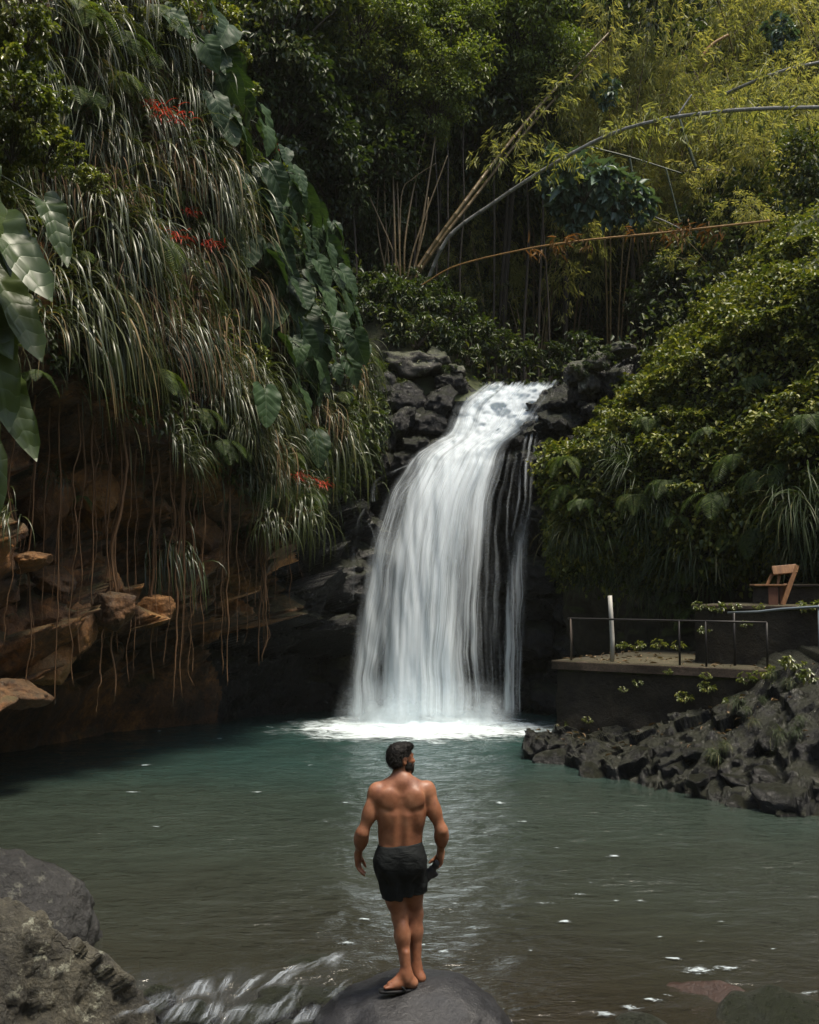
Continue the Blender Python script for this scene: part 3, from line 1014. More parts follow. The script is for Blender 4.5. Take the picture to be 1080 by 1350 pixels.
mb = MB()
foam_patch(mb, (0.25, 25.0), 3.5, 2.7, 50, 110, 0.03)
foam_patch(mb, (0.3, 25.3), 2.6, 1.5, 40, 100, 0.06)
mb.build('splash_foam', M['foam'], fall, uv=True)

# flecks of foam, and sky glints on ripples painted as pale patches
rs = np.random.RandomState(3)
mb = MB()
for px, py, w in [(715, 1195, 22), (765, 1183, 14), (745, 1217, 16), (680, 1163, 9), (632, 1227, 16), (600, 1195, 12), (585, 1257, 20),
                  (845, 1190, 12), (812, 1190, 9), (950, 1217, 16), (925, 1243, 14), (887, 1267, 16), (920, 1281, 42), (960, 1278, 26),
                  (810, 1130, 14), (780, 1165, 8), (1065, 1312, 30), (860, 1323, 26), (830, 1332, 30), (795, 1338, 30), (880, 1316, 14),
                  (480, 1215, 14), (455, 1245, 20), (560, 1247, 8), (700, 1255, 10), (690, 1085, 14), (660, 1060, 16), (735, 1120, 9),
                  (190, 1010, 16), (210, 965, 10), (290, 975, 16), (340, 1045, 14), (175, 1045, 14), (335, 1090, 8), (205, 1090, 10),
                  (410, 1010, 10), (455, 1060, 10), (430, 1085, 12), (355, 960, 14), (640, 1100, 9), (1020, 1253, 9), (870, 1236, 8)]:
    c = at_z(px, py, 0.0)
    m = w / F * c[1]
    foam_patch(mb, c, m * 1.1, m * 0.5 * rs.uniform(.8, 1.5), 8, 28, 0.006, rot=rs.uniform(-.4, .3))
o = mb.build('foam', M['fleck'], uv=True)
tag(o, 'pale flecks of foam and painted sky glints on the pool', 'foam', kind='stuff')

# the outlet cascade at the near left: water sliding over stones
mb = MB()
CASC = [((452, 1262), (430, 1272), (418, 1290), 26), ((440, 1268), (395, 1285), (360, 1300), 16), ((405, 1276), (372, 1292), (352, 1318), 24), ((350, 1288), (318, 1312), (300, 1335), 14),
        ((305, 1290), (295, 1310), (288, 1330), 14), ((272, 1296), (262, 1312), (256, 1330), 30), ((232, 1312), (205, 1330), (180, 1352), 52),
        ((255, 1326), (240, 1342), (228, 1364), 44), ((330, 1332), (318, 1345), (300, 1372), 70), ((385, 1318), (368, 1338), (355, 1362), 26), ((400, 1296), (392, 1312), (385, 1332), 16),
        ((462, 1300), (446, 1312), (430, 1330), 10), ((415, 1332), (405, 1345), (398, 1365), 26), ((290, 1322), (283, 1340), (276, 1360), 24)]
V, Q, UV, FL, n = [], [], [], [], 0
for k, (a, b, c, w) in enumerate(CASC):
    nu, nv = 12, 26
    t = np.linspace(0, 1, nv)
    px = (1 - t) ** 2 * a[0] + 2 * t * (1 - t) * b[0] + t * t * c[0]
    py = (1 - t) ** 2 * a[1] + 2 * t * (1 - t) * b[1] + t * t * c[1]
    dep = np.linspace(9.35, 8.5, nv) - 0.9 * smooth(1270, 1350, py)
    C = np.array([at(x, y, d) for x, y, d in zip(px, py, dep)])
    C[:, 2] += 0.02
    u = np.linspace(-1, 1, nu)
    hw = w / F * 9 * (0.55 + 0.45 * t)
    P = C[None] + u[:, None, None] * hw[None, :, None] * np.array((.95, .3, 0.0))
    P[..., 2] += (0.04 * (1 - u ** 2))[:, None] + 0.03 * fbm(P * 7, 3)
    V.append(P.reshape(-1, 3))
    Q.append(grid_quads(nu, nv) + n)
    UV.append(np.stack(np.broadcast_arrays((u[:, None] + 1) / 2, t[None]), -1).reshape(-1, 2))
    FL.append(np.stack(np.broadcast_arrays(u[:, None] * hw[None] * 4 + k, t[None] * 1.0 + k * 3), -1).reshape(-1, 2))
    n += nu * nv
o = link('outlet_cascade', mesh('outlet_cascade', np.concatenate(V), np.concatenate(Q), M['cascade'], {'UVMap': np.concatenate(UV), 'Flow': np.concatenate(FL)}))
tag(o, 'white strands of water sliding over dark stones at the pool outlet', 'cascade')

# ------------------------------------------------------------------ boulders near the camera
unit0 = lambda v: v / (np.linalg.norm(v, axis=1)[:, None] + 1e-9)


def boulder(name, label, seed, c, size, mat, rotz=0.0, facets=14, sharp=14, rough=0.07, group=None, cat='boulder', base=ICO4, broken=0.0):
    V, T = rock_verts(seed, size, facets, sharp, rough, base)
    if broken:
        nv = unit0(V)
        V = V + nv * (globals()['facets'](V, .42, seed, .8, .7) * broken + globals()['facets'](V, .15, seed + 3, .8, .7) * broken * .8 - .03 * np.clip(ridged(V * 2.2 + seed, 3), .35, 1))[:, None]
    o = link(name, mesh(name, V, T, mat), loc=c, rot=(0, 0, rotz))
    return tag(o, label, cat, group)


FOOTZ = at(537, 1301, 8.05)[2]
D0 = ICO4[0]
V = np.sign(D0) * np.abs(D0) ** .88 * np.array((.74, .78, .60))
V = V * (1 + fbm(D0 * 1.3 + 4, 4) * .16 + ridged(D0 * 4, 3) * .012)[:, None]
T = ICO4[1]
sel = np.hypot((V[:, 0] + .05), (V[:, 1] + .15) * 1.0) < .10
V[:, 2] -= V[sel & (V[:, 2] > 0), 2].mean()
o = link('boulder', mesh('boulder', V, T, M['wet_boulder']), loc=(.03, 8.22, FOOTZ - .008))
tag(o, 'smooth dark wet boulder the man stands on', 'boulder')
c = at(30, 1215, 9.6)
boulder('boulder', 'smooth grey boulder behind the lichen covered one at the near left', 12, (c[0] - .42, 9.75, -.02), (.98, .75, .80), M['smooth_boulder'], .2, 12, 11, .06, base=icos(6), broken=.10)
c = at(60, 1300, 8.1)
boulder('boulder', 'large rough boulder with pale lichen patches at the near left', 31, (c[0] - .62, 8.15, -.08), (1.27, .8, 1.04), M['boulder'], -.25, 18, 16, .10, base=icos(7), broken=.28)
c = at(150, 1300, 8.4)
boulder('boulder', 'rounded grey stone wedged at the foot of the lichen covered boulder', 41, (c[0] - .12, 8.35, -.30), (.40, .42, .56), M['smooth_boulder'], .4, 10, 9, .04)
c = at(205, 1296, 8.9)
boulder('boulder', 'small dark mossy stone at the edge of the outlet cascade', 44, (c[0], 9.0, -.08), (.15, .16, .14), M['black_rock'], .4, 12, 10, .06)
for k, (px, py, D, r) in enumerate([(255, 1330, 8.6, .2), (345, 1318, 8.8, .26), (300, 1355, 8.2, .3), (395, 1345, 8.3, .24), (435, 1300, 9.0, .22), (220, 1362, 8.1, .26), (385, 1296, 9.2, .2)]):
    c = at(px, py, D)
    w = ['leftmost of the stones', 'round stone in the middle', 'lowest stone in the middle', 'stone close to the standing boulder', 'brownish stone beside the standing boulder', 'low left stone', 'highest stone'][k]
    boulder('boulder', f'{w} under the outlet cascade, black and wet', 50 + k, (c[0], D, c[2] - r * .75), (r * 1.2, r, r * .8), M['black_rock'], k, 12, 10, .06, 'stones under the outlet cascade')
for k, (px, py, s, lb) in enumerate([(930, 1310, (.62, .34, .27), 'reddish brown rock barely breaking the water at the lower right'),
                                     (1010, 1340, (.8, .5, .34), 'dark rock in the lower right corner of the pool'),
                                     (860, 1352, (.5, .4, .28), 'black rock breaking the water between man and lower right corner')]):
    c = at_z(px, py, 0)
    boulder('boulder', lb, 60 + k, (c[0], c[1], [-.258, -.31, -.24][k]), s, M['sunk_rock'] if k == 0 else M['black_rock'], k, 18, 16, .09)
for k, (px, py, s, lb) in enumerate([(270, 1222, (.75, .45, .3), 'dark sunken rock seen through the water behind the outlet'), (390, 1272, (.7, .3, .3), 'dark ledge of rock just under the water at the outlet')]):
    c = at_z(px, py, 0)
    boulder('boulder', lb, 70 + k, (c[0], c[1], -.36 if k == 0 else -.3), s, M['black_rock'], 0, 12, 9, .05)

# ------------------------------------------------------------------ brown rocks of the overhang
BROWN = [(62, 662, 34, 46, 'tall folded orange rock'), (128, 648, 18, 30, 'pointed orange rock flake'), (116, 692, 14, 36, 'narrow brown rock rib'),
         (70, 765, 34, 16, 'slanting brown rock slab'), (36, 742, 34, 12, 'thin yellowish rock ledge'), (10, 850, 28, 46, 'bright ochre rock block'),
         (150, 806, 28, 28, 'blunt orange rock nose'), (104, 832, 18, 34, 'upright brown rock wedge'),
         (66, 872, 34, 34, 'broad brown rock block'), (262, 702, 34, 24, 'reddish brown rock block'), (20, 915, 44, 22, 'dim brown rock shelf'),
         (205, 805, 26, 22, 'greyish rock lump'), (290, 640, 20, 24, 'dark red rock knob')]
for k, (px, py, rx, ry, lb) in enumerate(BROWN):
    P, N = LEFT.pick(px, py, 20)
    D = proj(P)[0, 2]
    near = proj(P)[0]
    m = D / F
    P = at(px, py, P[1] + (.5 if py > 780 else .3))
    V, T = rock_verts(100 + k, (rx * m * 1.1, max(rx, ry) * m * .8, ry * m * 1.1), 30, 60, .12, ICO4)
    o = link('rock', mesh('rock', V, T, M['brown_rock']), loc=P, rot=(0, [-.35, .2, -.15][k % 3], math.atan2(N[1], N[0]) + 1.57))
    where = 'at the left edge' if px < 50 else 'on the overhang behind the hanging roots'
    tag(o, lb + ' ' + where, 'rock', 'brown rocks of the overhang')

# ------------------------------------------------------------------ black rocks round the fall
rs = np.random.RandomState(8)
BLK = [(445, 585, 26), (470, 580, 20), (500, 570, 24), (525, 560, 22), (548, 575, 20), (560, 540, 24), (530, 525, 26), (500, 520, 28), (470, 545, 24), (575, 515, 22), (600, 505, 20),
       (450, 635, 26), (480, 640, 18), (470, 620, 20), (505, 610, 18), (530, 600, 18), (430, 670, 26), (455, 665, 20), (480, 705, 18), (440, 740, 26), (425, 700, 22), (460, 770, 22),
       (430, 790, 24), (410, 760, 20), (450, 820, 24), (720, 585, 18), (735, 545, 16), (710, 610, 20), (730, 620, 22), (700, 640, 20), (715, 680, 24), (750, 520, 18), (690, 590, 12), (676, 612, 10),
       (662, 510, 9), (735, 575, 14), (705, 760, 30), (700, 850, 34), (712, 910, 26), (700, 945, 20), (725, 965, 18), (440, 880, 30), (415, 850, 30)]
objs = []
BV = [rock_verts(200 + k, (1, 1, 1), 26, 60, .17, ICO3, 2.4) for k in range(7)]
BM = [mesh('wet_rock', v, t, M['black_rock']) for v, t in BV]
rb = np.random.RandomState(77)
BLK = [(x + rb.normal(0, 9) * j, y + rb.normal(0, 8) * j, r * (.95 if j == 0 else rb.uniform(.35, .75))) for x, y, r in BLK for j in (0, 1, 1.6)]
for k, (px, py, r) in enumerate(BLK):
    P, N = BACK.pick(px, py, 16)
    m = proj(P)[0, 2] / F
    s = r * m
    o = link('wet_rock', BM[k % 7], loc=P + N * s * .1, rot=(rs.uniform(-.4, .4), rs.uniform(-.4, .4), rs.uniform(0, 6)), scale=(s * rs.uniform(.9, 1.3), s, s * rs.uniform(.65, 1.0)))
    tag(o, None, 'rock', 'black wet rocks beside the waterfall')
    objs.append(o)
lf = [o for o in objs if proj(o.location[:])[0, 0] < 615]
rt = [o for o in objs if proj(o.location[:])[0, 0] >= 615]
label_rows(lf, lambda o: 'black wet rock left of the waterfall', 12)
label_rows(rt, lambda o: 'black wet rock right of the waterfall', 8)
LIP = [(540, 482, 40, 20), (575, 480, 26, 16), (600, 492, 18, 11), (505, 500, 26, 22), (765, 490, 22, 16), (790, 478, 22, 14), (775, 505, 18, 20), (755, 500, 13, 13), (820, 462, 26, 9)]
objs = []
for k, (px, py, rx, ry) in enumerate(LIP):
    D = 29.3 if px < 620 else 27.6
    m = D / F
    V, T = rock_verts(260 + k, (rx * m, rx * m * .8, ry * m), 24, 60, .16, ICO3, 2.4)
    o = link('rock', mesh('rock', V, T, M['lip_rock']), loc=at(px, py, D), rot=(0, .1, k))
    tag(o, None, 'rock', 'grey rocks along the lip of the fall')
    objs.append(o)
label_rows(objs, lambda o: 'grey lichened rock on the lip ' + ('left' if o.location[0] < 1.5 else 'right') + ' of the falling water', 1, where='row')

# ------------------------------------------------------------------ right bank, platform and terrace
n = 300
sx = np.linspace(694, 1330, n)
W0 = np.array([at_z(x, np.interp(x, [660, 690, 760, 850, 950, 1080, 1330], [985, 997, 1012, 1036, 1060, 1078, 1110]), 0) for x in sx])
dF = np.interp(sx, [660, 727, 1012, 1330], [21.5, 21.0, 18.6, 16.2])
yT = np.interp(sx, [660, 715, 800, 900, 960, 1000, 1080, 1330], [975, 965, 962, 945, 925, 905, 868, 840])
B0 = np.array([at(x, y, d - .12) for x, y, d in zip(sx, yT, dF)])
rows = []
for t in np.linspace(-.35, 1.0, 110):
    tt = max(t, 0)
    r = W0 * (1 - t) + B0 * t
    r[:, 2] = np.where(t < 0, t * 2.4, np.maximum(B0[:, 2], .5) * (tt ** .62))
    rows.append(r)
back = B0.copy()
back[:, 1] += 2.0
back[:, 2] = np.where(sx > 1015, np.maximum(B0[:, 2] + .15, 1.8), B0[:, 2] - 0.6)
rows.append(back)
G = np.stack(rows, 1)
nz = fbm(G * 1.1 + 3, 4) * .22 + facets(G, .55, 3, .8, .8) * .42 + facets(G + 3, .22, 9, .8, .8) * .45 + ridged(G * 5, 2) * .02
G = G + nz[..., None] * np.array((-.3, -.6, .7))
BANKG = G
o = link('bank', mesh('bank', G.reshape(-1, 3), grid_quads(*G.shape[:2]), M['bank_rock']))
tag(o, 'dark stony bank sloping into the pool below the platform', 'bank', kind='structure')

rs = np.random.RandomState(18)
SM = [mesh('bank_stone', *rock_verts(300 + k, (1, 1, 1), 18, 28, .10, ICO3), M['bank_rock']) for k in range(7)]
stones, used = [], []
gp = proj(G.reshape(-1, 3))
Gf = G.reshape(-1, 3)
cand = rs.permutation(len(Gf))
for k in cand:
    P = Gf[k]
    if not (720 < gp[k, 0] < 1100 and P[2] > -.15 and k % G.shape[1] < 60 and k % G.shape[1] > 22):
        continue
    r = rs.uniform(.13, .3) * (1.25 if P[2] < .25 else .9)
    if any(np.linalg.norm(P - q) < (r + rr) * .72 for q, rr in used):
        continue
    used.append((P, r))
    o = link('bank_stone', SM[len(used) % 7], loc=P + np.array((0, .04, -.07 - .1 * r)), rot=(rs.uniform(-.5, .5), rs.uniform(-.5, .5), rs.uniform(0, 6)), scale=(r * 1.2, r, r * rs.uniform(.6, .95)))
    tag(o, None, 'stone', 'stones of the right bank')
    stones.append(o)
    if len(stones) >= 18:
        break
label_rows(stones, lambda o: 'dark stone at the foot of the right bank', 4)

ZP = 1.76
A = at_z(727, 870.5, ZP)
A = np.array((A[0], A[1], ZP))
B = at_z(1016, 883, ZP)
dirv = (B - A) / np.linalg.norm(B - A)
nb = np.array((-dirv[1], dirv[0], 0))


def prism(poly, z0, z1, sub=24, wob=0.0, seed=0):
    """upright block over a plan polygon, its sides cut finely enough to weather"""
    poly = np.asarray(poly, float)
    pts = []
    for a, b in zip(poly, np.roll(poly, -1, 0)):
        k = max(2, int(np.linalg.norm(b - a) * 6))
        pts += [a + (b - a) * j / k for j in range(k)]
    pts = np.array(pts)
    n = len(pts)
    zs = np.linspace(z0, z1, sub)
    V = np.concatenate([np.c_[pts, np.full(n, z)] for z in zs])
    i = np.arange(n * sub).reshape(sub, n)
    j = np.roll(i, -1, 1)
    Q = np.stack([i[:-1].ravel(), j[:-1].ravel(), j[1:].ravel(), i[1:].ravel()], 1)
    c = pts.mean(0)
    V = np.concatenate([V, [[c[0], c[1], z1]]])
    top = np.stack([i[-1], j[-1], np.full(n, n * sub)], 1)
    if wob:
        d = V[:, :2] - c
        d /= np.linalg.norm(d, axis=1)[:, None] + 1e-6
        w = fbm(V * 2.2 + seed, 4) * wob
        V[:, :2] += d * w[:, None]
        V[:, 2] += fbm(V * 3.1 + 9, 3) * wob * .5 * (V[:, 2] > z1 - .02)
    return V, [Q, top]


plat = thing('viewing_platform', 'low walled platform with worn concrete floor on the right bank', 'platform', A)
Ml = lambda P: np.asarray(P) - np.array((A[0], A[1]))
a2, b2 = A[:2], B[:2] + dirv[:2] * .2
poly = [Ml(a2 + nb[:2] * .06 + dirv[:2] * .06), Ml(b2 + nb[:2] * .06), Ml(b2 + nb[:2] * 4.2), Ml(a2 + nb[:2] * 4.0 + dirv[:2] * .3)]
V, P = prism(poly, -2.3, -.16, 30, .10)
link('wall', mesh('wall', V, P, M['wall']), plat)
poly = [Ml(a2), Ml(b2), Ml(b2 + nb[:2] * 4.2), Ml(a2 + nb[:2] * 4.0 + dirv[:2] * .3)]
V, P = prism(poly, -.158, 0, 6, .035)
link('floor_slab', mesh('floor_slab', V, P, M['slab']), plat)

# railing on the platform edge
rail = thing('railing', 'thin rusty railing on slim posts along the platform edge', 'railing', A)
e0 = at(752, 868, 20.75)
pts = []
for px in (752, 901, 935, 1010):
    t = (px - 727) / (1016 - 727)
    q = A + (B - A) * t + nb * .12
    pts.append(q)
    h = .76
    V, P = tube([q + (0, 0, -.02) - A, q + (0, 0, h) - A], .02, 8)
    link('post', mesh('post', V, P, M['post_wood'] if px == 752 else M['iron']), rail)
path = np.array([q + (0, 0, .76) - A for q in pts])
path = np.concatenate([path[:1] + (path[:1] - path[1:2]) * .03, path])
V, P = tube(path, .018, 8)
link('rail', mesh('rail', V, P, M['iron']), rail)
q = A + (B - A) * ((806 - 727) / 289) + nb * .25
mb = MB()
wp = link('painted_post', mesh('painted_post', *tube([(0, 0, -.02), (.005, 0, .4), (-.012, 0, .8), (-.03, .0, 1.18)], [.042, .041, .04, .039], 12), M['white_paint']), loc=q)
tag(wp, 'slightly leaning white painted post on the platform', 'post')

# terrace wall behind the platform, with handrail and wooden seat
ZT = 2.80
TA = at_z(916, 797, ZT)
TA = at(916, 797, 20.2)
TB = at(1140, 800, 18.6)
td = (TB - TA)[:2] / np.linalg.norm((TB - TA)[:2])
tn = np.array((-td[1], td[0]))
terr = thing('terrace_wall', 'dark mossy retaining wall of the upper terrace behind the railing', 'wall', (TA[0], TA[1], ZP))
L2 = np.linalg.norm((TB - TA)[:2])
poly = [(0, 0), td * L2, td * L2 + tn * 4, tn * 2.4]
V, P = prism(poly, -.4, TA[2] - ZP - .07, 20, .06, 4)
link('wall', mesh('wall', V, P, M['wall']), terr)
poly = [-tn * .04 - td * .04, td * L2 - tn * .04, td * L2 + tn * 4.05, tn * 2.45 - td * .04]
V, P = prism(poly, TA[2] - ZP - .068, TA[2] - ZP, 4, .02, 5)
link('coping', mesh('coping', V, P, M['slab']), terr)
S0 = at(992, 770, 21.0)
S1 = at(1160, 764, 19.6)
sd = (S1 - S0)[:2] / np.linalg.norm((S1 - S0)[:2])
sn = np.array((-sd[1], sd[0]))
up = thing('garden_wall', 'low dark wall behind the wooden seat', 'wall', (S0[0], S0[1], TA[2]))
Ls = np.linalg.norm((S1 - S0)[:2])
V, P = prism([(0, 0), sd * Ls, sd * Ls + sn * 2, sn * 2], -.2, S0[2] - TA[2] - .042, 10, .05, 6)
link('wall', mesh('wall', V, P, M['wall']), up)
V, P = prism([-sn * .04 - sd * .03, sd * Ls - sn * .04, sd * Ls + sn * 2.05, sn * 2.05], S0[2] - TA[2] - .04, S0[2] - TA[2], 3, .015, 7)
link('coping', mesh('coping', V, P, M['slab']), up)

hr = thing('handrail', 'bluish grey pipe handrail slanting past the terrace wall', 'handrail', at(1075, 800, 18.5))
h0 = np.array(hr.location)
path = np.array([at(960, 808, 19.6), at(1000, 806.5, 19.2), at(1030, 803, 18.9), at(1076, 800, 18.5), at(1110, 798, 18.3)]) - h0
link('rail', mesh('rail', *tube(path, .022, 10), M['pipe']), hr)
for px, d in ((1080, 18.5), (968, 19.5)):
    top = at(px, 800 if px > 1000 else 808, d) - h0
    link('post', mesh('post', *tube([top, top - (0, 0, 1.0)], .024, 10), M['pipe'] if px > 1000 else M['iron']), hr)

# the wooden seat
sc0 = at(1030, 797, 19.9)
seat = thing('wooden_seat', 'weathered orange brown wooden seat with slanted plank back on the terrace', 'seat', sc0)
pm = 19.9 / F
g = lambda px, py, d=0.0: at(px, py, 19.9 + d) - sc0


def bar(a, b, w, dpt, mat, name, parent):
    a, b = np.asarray(a, float), np.asarray(b, float)
    L = np.linalg.norm(b - a)
    bm_V, bm_P = box((0, 0, 0), (w, dpt, L), bev=.006)
    z = (b - a) / L
    y = np.array((0, 1.0, 0)) - z * z[1]
    y /= np.linalg.norm(y)
    x = np.cross(y, z)
    V = bm_V @ np.stack([x, y, z]) + (a + b) / 2
    return link(name, mesh(name, V, bm_P, mat, shade=False), parent)


# head board, three slats, one long diagonal leg, front panel and seat plank
V, P = box((0, 0, 0), (.43, .05, .16), bev=.012)
hb = link('head_board', mesh('head_board', V, P, M['plank'], shade=False), seat, loc=g(1034.5, 751), rot=(-.35, -.09, 0.0))
bar(g(1011, 772, .02), g(1018, 757, .05), .05, .04, M['plank'], 'slat', seat)
bar(g(1025.5, 771, .02), g(1028, 757, .05), .045, .04, M['plank'], 'slat', seat)
bar(g(1032, 798, -.12), g(1051, 745.5, .0), .075, .05, M['plank'], 'leg', seat)
bar(g(1030, 800, .28), g(1036, 770, .1), .06, .05, M['plank'], 'leg', seat)
V, P = box((0, 0, 0), (.17, .03, .34), bev=.006)
link('front_panel', mesh('front_panel', V, P, M['panel'], shade=False), seat, loc=g(1019.5, 785), rot=(0, 0, .0))
V, P = box((0, 0, 0), (.09, .03, .34), bev=.006)
link('side_panel', mesh('side_panel', V, P, M['panel'], shade=False), seat, loc=g(1030.5, 785, .06), rot=(0, 0, .6))
V, P = box((0, 0, 0), (.55, .3, .03), bev=.006)
link('seat_plank', mesh('seat_plank', V, P, M['plank'], shade=False), seat, loc=g(1012, 771.5, .1))
# ------------------------------------------------------------------ plants
def unit(v):
    return v / (np.linalg.norm(v, axis=-1, keepdims=True) + 1e-9)


# --- hanging tufts of strap leaves
def tuft_mesh(name, seed, n, L, W, droop, mat, spread=1.0, out=0.75, up=0.45):
    rs = np.random.RandomState(seed)
    P = rs.normal(size=(n, 3)) * np.array((.07, .17, .13)) * L
    d = np.stack([rs.normal(out, .28, n), rs.normal(0, .5 * spread, n), rs.normal(up, .45, n)], 1)
    V, Q = blades(P, unit(d), L * rs.uniform(.5, 1.15, n), W * rs.uniform(.6, 1.2, n), droop * rs.uniform(.7, 1.35, n), 8, twist=rs.normal(0, .5, n))
    return mesh(name, V, Q, mat)


TUFT = [tuft_mesh('strap_leaf_tuft', 400 + k, [64, 50, 72, 44, 58][k], [1.3, 1.05, 1.6, 1.2, .9][k], [.034, .03, .038, .04, .028][k], [5, 3.6, 6.5, 4.2, 3][k], M['strap'], [.9, 1.2, .7, 1.1, 1.3][k], .85, .4) for k in range(5)]
TUFTD = [tuft_mesh('grass_tuft', 420 + k, 95, 1.05, .026, 3.0, M['strap_dark'], 1.2, .7, .6) for k in range(4)]


def put(me, name, P, N, s, rs, lean=.12):
    return link(name, me, loc=P, rot=(rs.normal(0, lean), rs.normal(0, lean), math.atan2(N[1], N[0]) + rs.normal(0, .3)), scale=s)


def inside(px, py, poly):
    c = False
    for (x1, y1), (x2, y2) in zip(poly, poly[1:] + poly[:1]):
        if (y1 > py) != (y2 > py) and px < (x2 - x1) * (py - y1) / (y2 - y1) + x1:
            c = not c
    return c


rs = np.random.RandomState(30)
UPPER = [(-40, -20), (225, -20), (235, 60), (275, 150), (310, 215), (335, 260), (340, 330), (335, 420), (350, 470), (300, 500), (210, 480), (120, 470), (40, 440), (-40, 420)]
LOWER = [(270, 480), (350, 470), (370, 520), (400, 600), (425, 640), (400, 690), (330, 640), (260, 560)]
MID = [(395, 560), (440, 540), (462, 470), (490, 440), (520, 452), (500, 500), (470, 560), (440, 600)]
groups = [[], [], []]
for gi, (poly, step) in enumerate(((UPPER, 33), (LOWER, 30), (MID, 30))):
    xs = [p[0] for p in poly]
    ys = [p[1] for p in poly]
    for j, y in enumerate(np.arange(min(ys), max(ys), step)):
        for x in np.arange(min(xs) + (step / 2 if j % 2 else 0), max(xs), step):
            px, py = x + rs.normal(0, 6), y + rs.normal(0, 6)
            if not inside(px, py, poly):
                continue
            if gi == 0 and (fbm(np.array([[px * .016, py * .016, 3.0]]), 2)[0] < -.13 or (px < 130 and py > 300 and rs.uniform() < .75)):
                continue
            P, N = LEFT.pick(px, py - 18)
            o = put(TUFT[rs.randint(5)], 'strap_leaf_tuft', P + N * .05, N, rs.uniform(.6, 1.25) * (1 if gi == 0 else .9), rs)
            tag(o, None, 'hanging plant', ['strap leaved plants hanging on the upper left cliff', 'strap leaved plants hanging over the cave', 'strap leaved plants hanging beside the fall'][gi])
            groups[gi].append(o)
for px, py in [(212, 590), (238, 600), (345, 640), (362, 665), (382, 690), (398, 720), (330, 600), (300, 570), (70, 640), (240, 720), (20, 690), (390, 640)]:
    P, N = LEFT.pick(px, py - 10)
    o = put(TUFT[rs.randint(5)], 'strap_leaf_tuft', P + N * .35, N, rs.uniform(.45, .8), rs)
    tag(o, None, 'hanging plant', 'strap leaved plants hanging over the cave')
    groups[1].append(o)
label_rows(groups[0], lambda o: 'hanging strap leaved tuft on the left cliff', 14)
label_rows(groups[1], lambda o: 'strap leaved tuft hanging over the dark cave', 5)
label_rows(groups[2], lambda o: 'hanging tuft between big leaves and waterfall', 4)

# --- dead brown fronds and fine hanging stems among the green
rs = np.random.RandomState(61)
DEAD = [tuft_mesh('dead_frond', 440 + k, [30, 22, 16][k], [1.5, 1.9, 1.1][k], .022, 7.5, M['dead'], .8, .5, .1) for k in range(3)]
dd_ = []
for px, py in [(120, 300), (135, 250), (110, 220), (150, 330), (165, 380), (200, 420), (240, 400), (265, 350), (180, 280), (90, 260), (255, 470), (290, 440), (310, 390), (225, 340), (140, 410), (60, 250), (300, 500), (330, 520), (350, 600), (280, 520), (210, 470), (170, 460), (460, 500), (430, 560), (195, 210), (240, 230)]:
    P, N = LEFT.pick(px, py - 15)
    o = put(DEAD[rs.randint(3)], 'dead_frond', P + N * .25, N, rs.uniform(.6, 1.05), rs)
    tag(o, None, 'dead fronds', 'brown dead fronds hanging among the green')
    dd_.append(o)
label_rows(dd_, lambda o: 'brown dead fronds hanging on the left cliff', 6, where='{r} row')


def fern_mesh(name, seed, nf=11, L=.8, mat='fern'):
    """a crown of feathered fronds"""
    rs = np.random.RandomState(seed)
    mb = MB()
    for k in range(nf):
        a = rs.uniform(-1.5, 1.5)
        d = unit(np.array((math.cos(a), math.sin(a), rs.uniform(.2, .9))))
        l = L * rs.uniform(.65, 1.1)
        n = 26
        pts, q = [], np.zeros(3)
        for j in range(n):
            pts.append(q.copy())
            d = unit(d + np.array((0, 0, -.105)))
            q = q + d * l / n
        pts = np.array(pts)
        T = unit(np.gradient(pts, axis=0))
        S = unit(np.cross(T, np.array((0, 0, 1.0)) + rs.normal(size=3) * .15))
        w = .24 * l * np.sin(np.linspace(.25, 3.1, n)) ** .8
        for sg in (-1, 1):
            V, Q = leaves(pts[1:], unit(S[1:] * sg + T[1:] * .45 + np.array((0, 0, -.12))), unit(np.cross(S[1:], T[1:]) + rs.normal(size=(n - 1, 3)) * .12), w[1:], l * .026, fold=.12, droop=.12, wide=.25)
            mb.add(V, Q)
    return mesh(name, np.concatenate(mb.V), np.concatenate(mb.P[4]), M[mat])


FERN = [fern_mesh('fern', 460 + k, [11, 9, 13][k], [.85, 1.0, .7][k]) for k in range(3)]
fl = []
for px, py, s_ in [(105, 25, 1.2), (160, 60, 1.1), (205, 30, 1.0), (90, 130, 1.0), (150, 110, .9), (235, 260, .9), (190, 320, .9), (100, 340, .8), (265, 300, .8), (300, 340, .9), (130, 470, .9), (200, 500, .9), (255, 540, .8), (320, 560, .9), (380, 600, .9), (400, 650, .8), (290, 585, .9), (450, 520, .8), (490, 470, .8), (510, 450, .7), (60, 480, .8), (345, 640, .8), (420, 590, .8), (120, 655, .5), (100, 670, .5), (240, 720, .45)]:
    P, N = LEFT.pick(px, py)
    o = put(FERN[rs.randint(3)], 'fern', P + N * .2, N, s_, rs)
    tag(o, None, 'fern', 'ferns on the left cliff')
    fl.append(o)
label_rows(fl, lambda o: 'feathery green fern on the left cliff', 6, where='{r} row')
fl = []
for px, py, s_ in [(760, 640, .8), (780, 670, .8), (840, 660, .9), (880, 640, .9), (905, 690, .9), (940, 650, .9), (975, 600, .9), (1010, 620, 1.0), (1045, 610, 1.0), (920, 740, 1.0), (900, 780, .9), (965, 710, .9), (1000, 690, .9), (850, 560, .8), (940, 580, .8), (750, 600, .7), (1065, 560, .9), (820, 700, .8), (1000, 500, .8), (890, 800, .7), (930, 800, .7)]:
    P, N = RIGHT.pick(px, py)
    o = put(FERN[rs.randint(3)], 'fern', P + N * .3, N, s_, rs)
    tag(o, None, 'fern', 'ferns on the right hillside')
    fl.append(o)
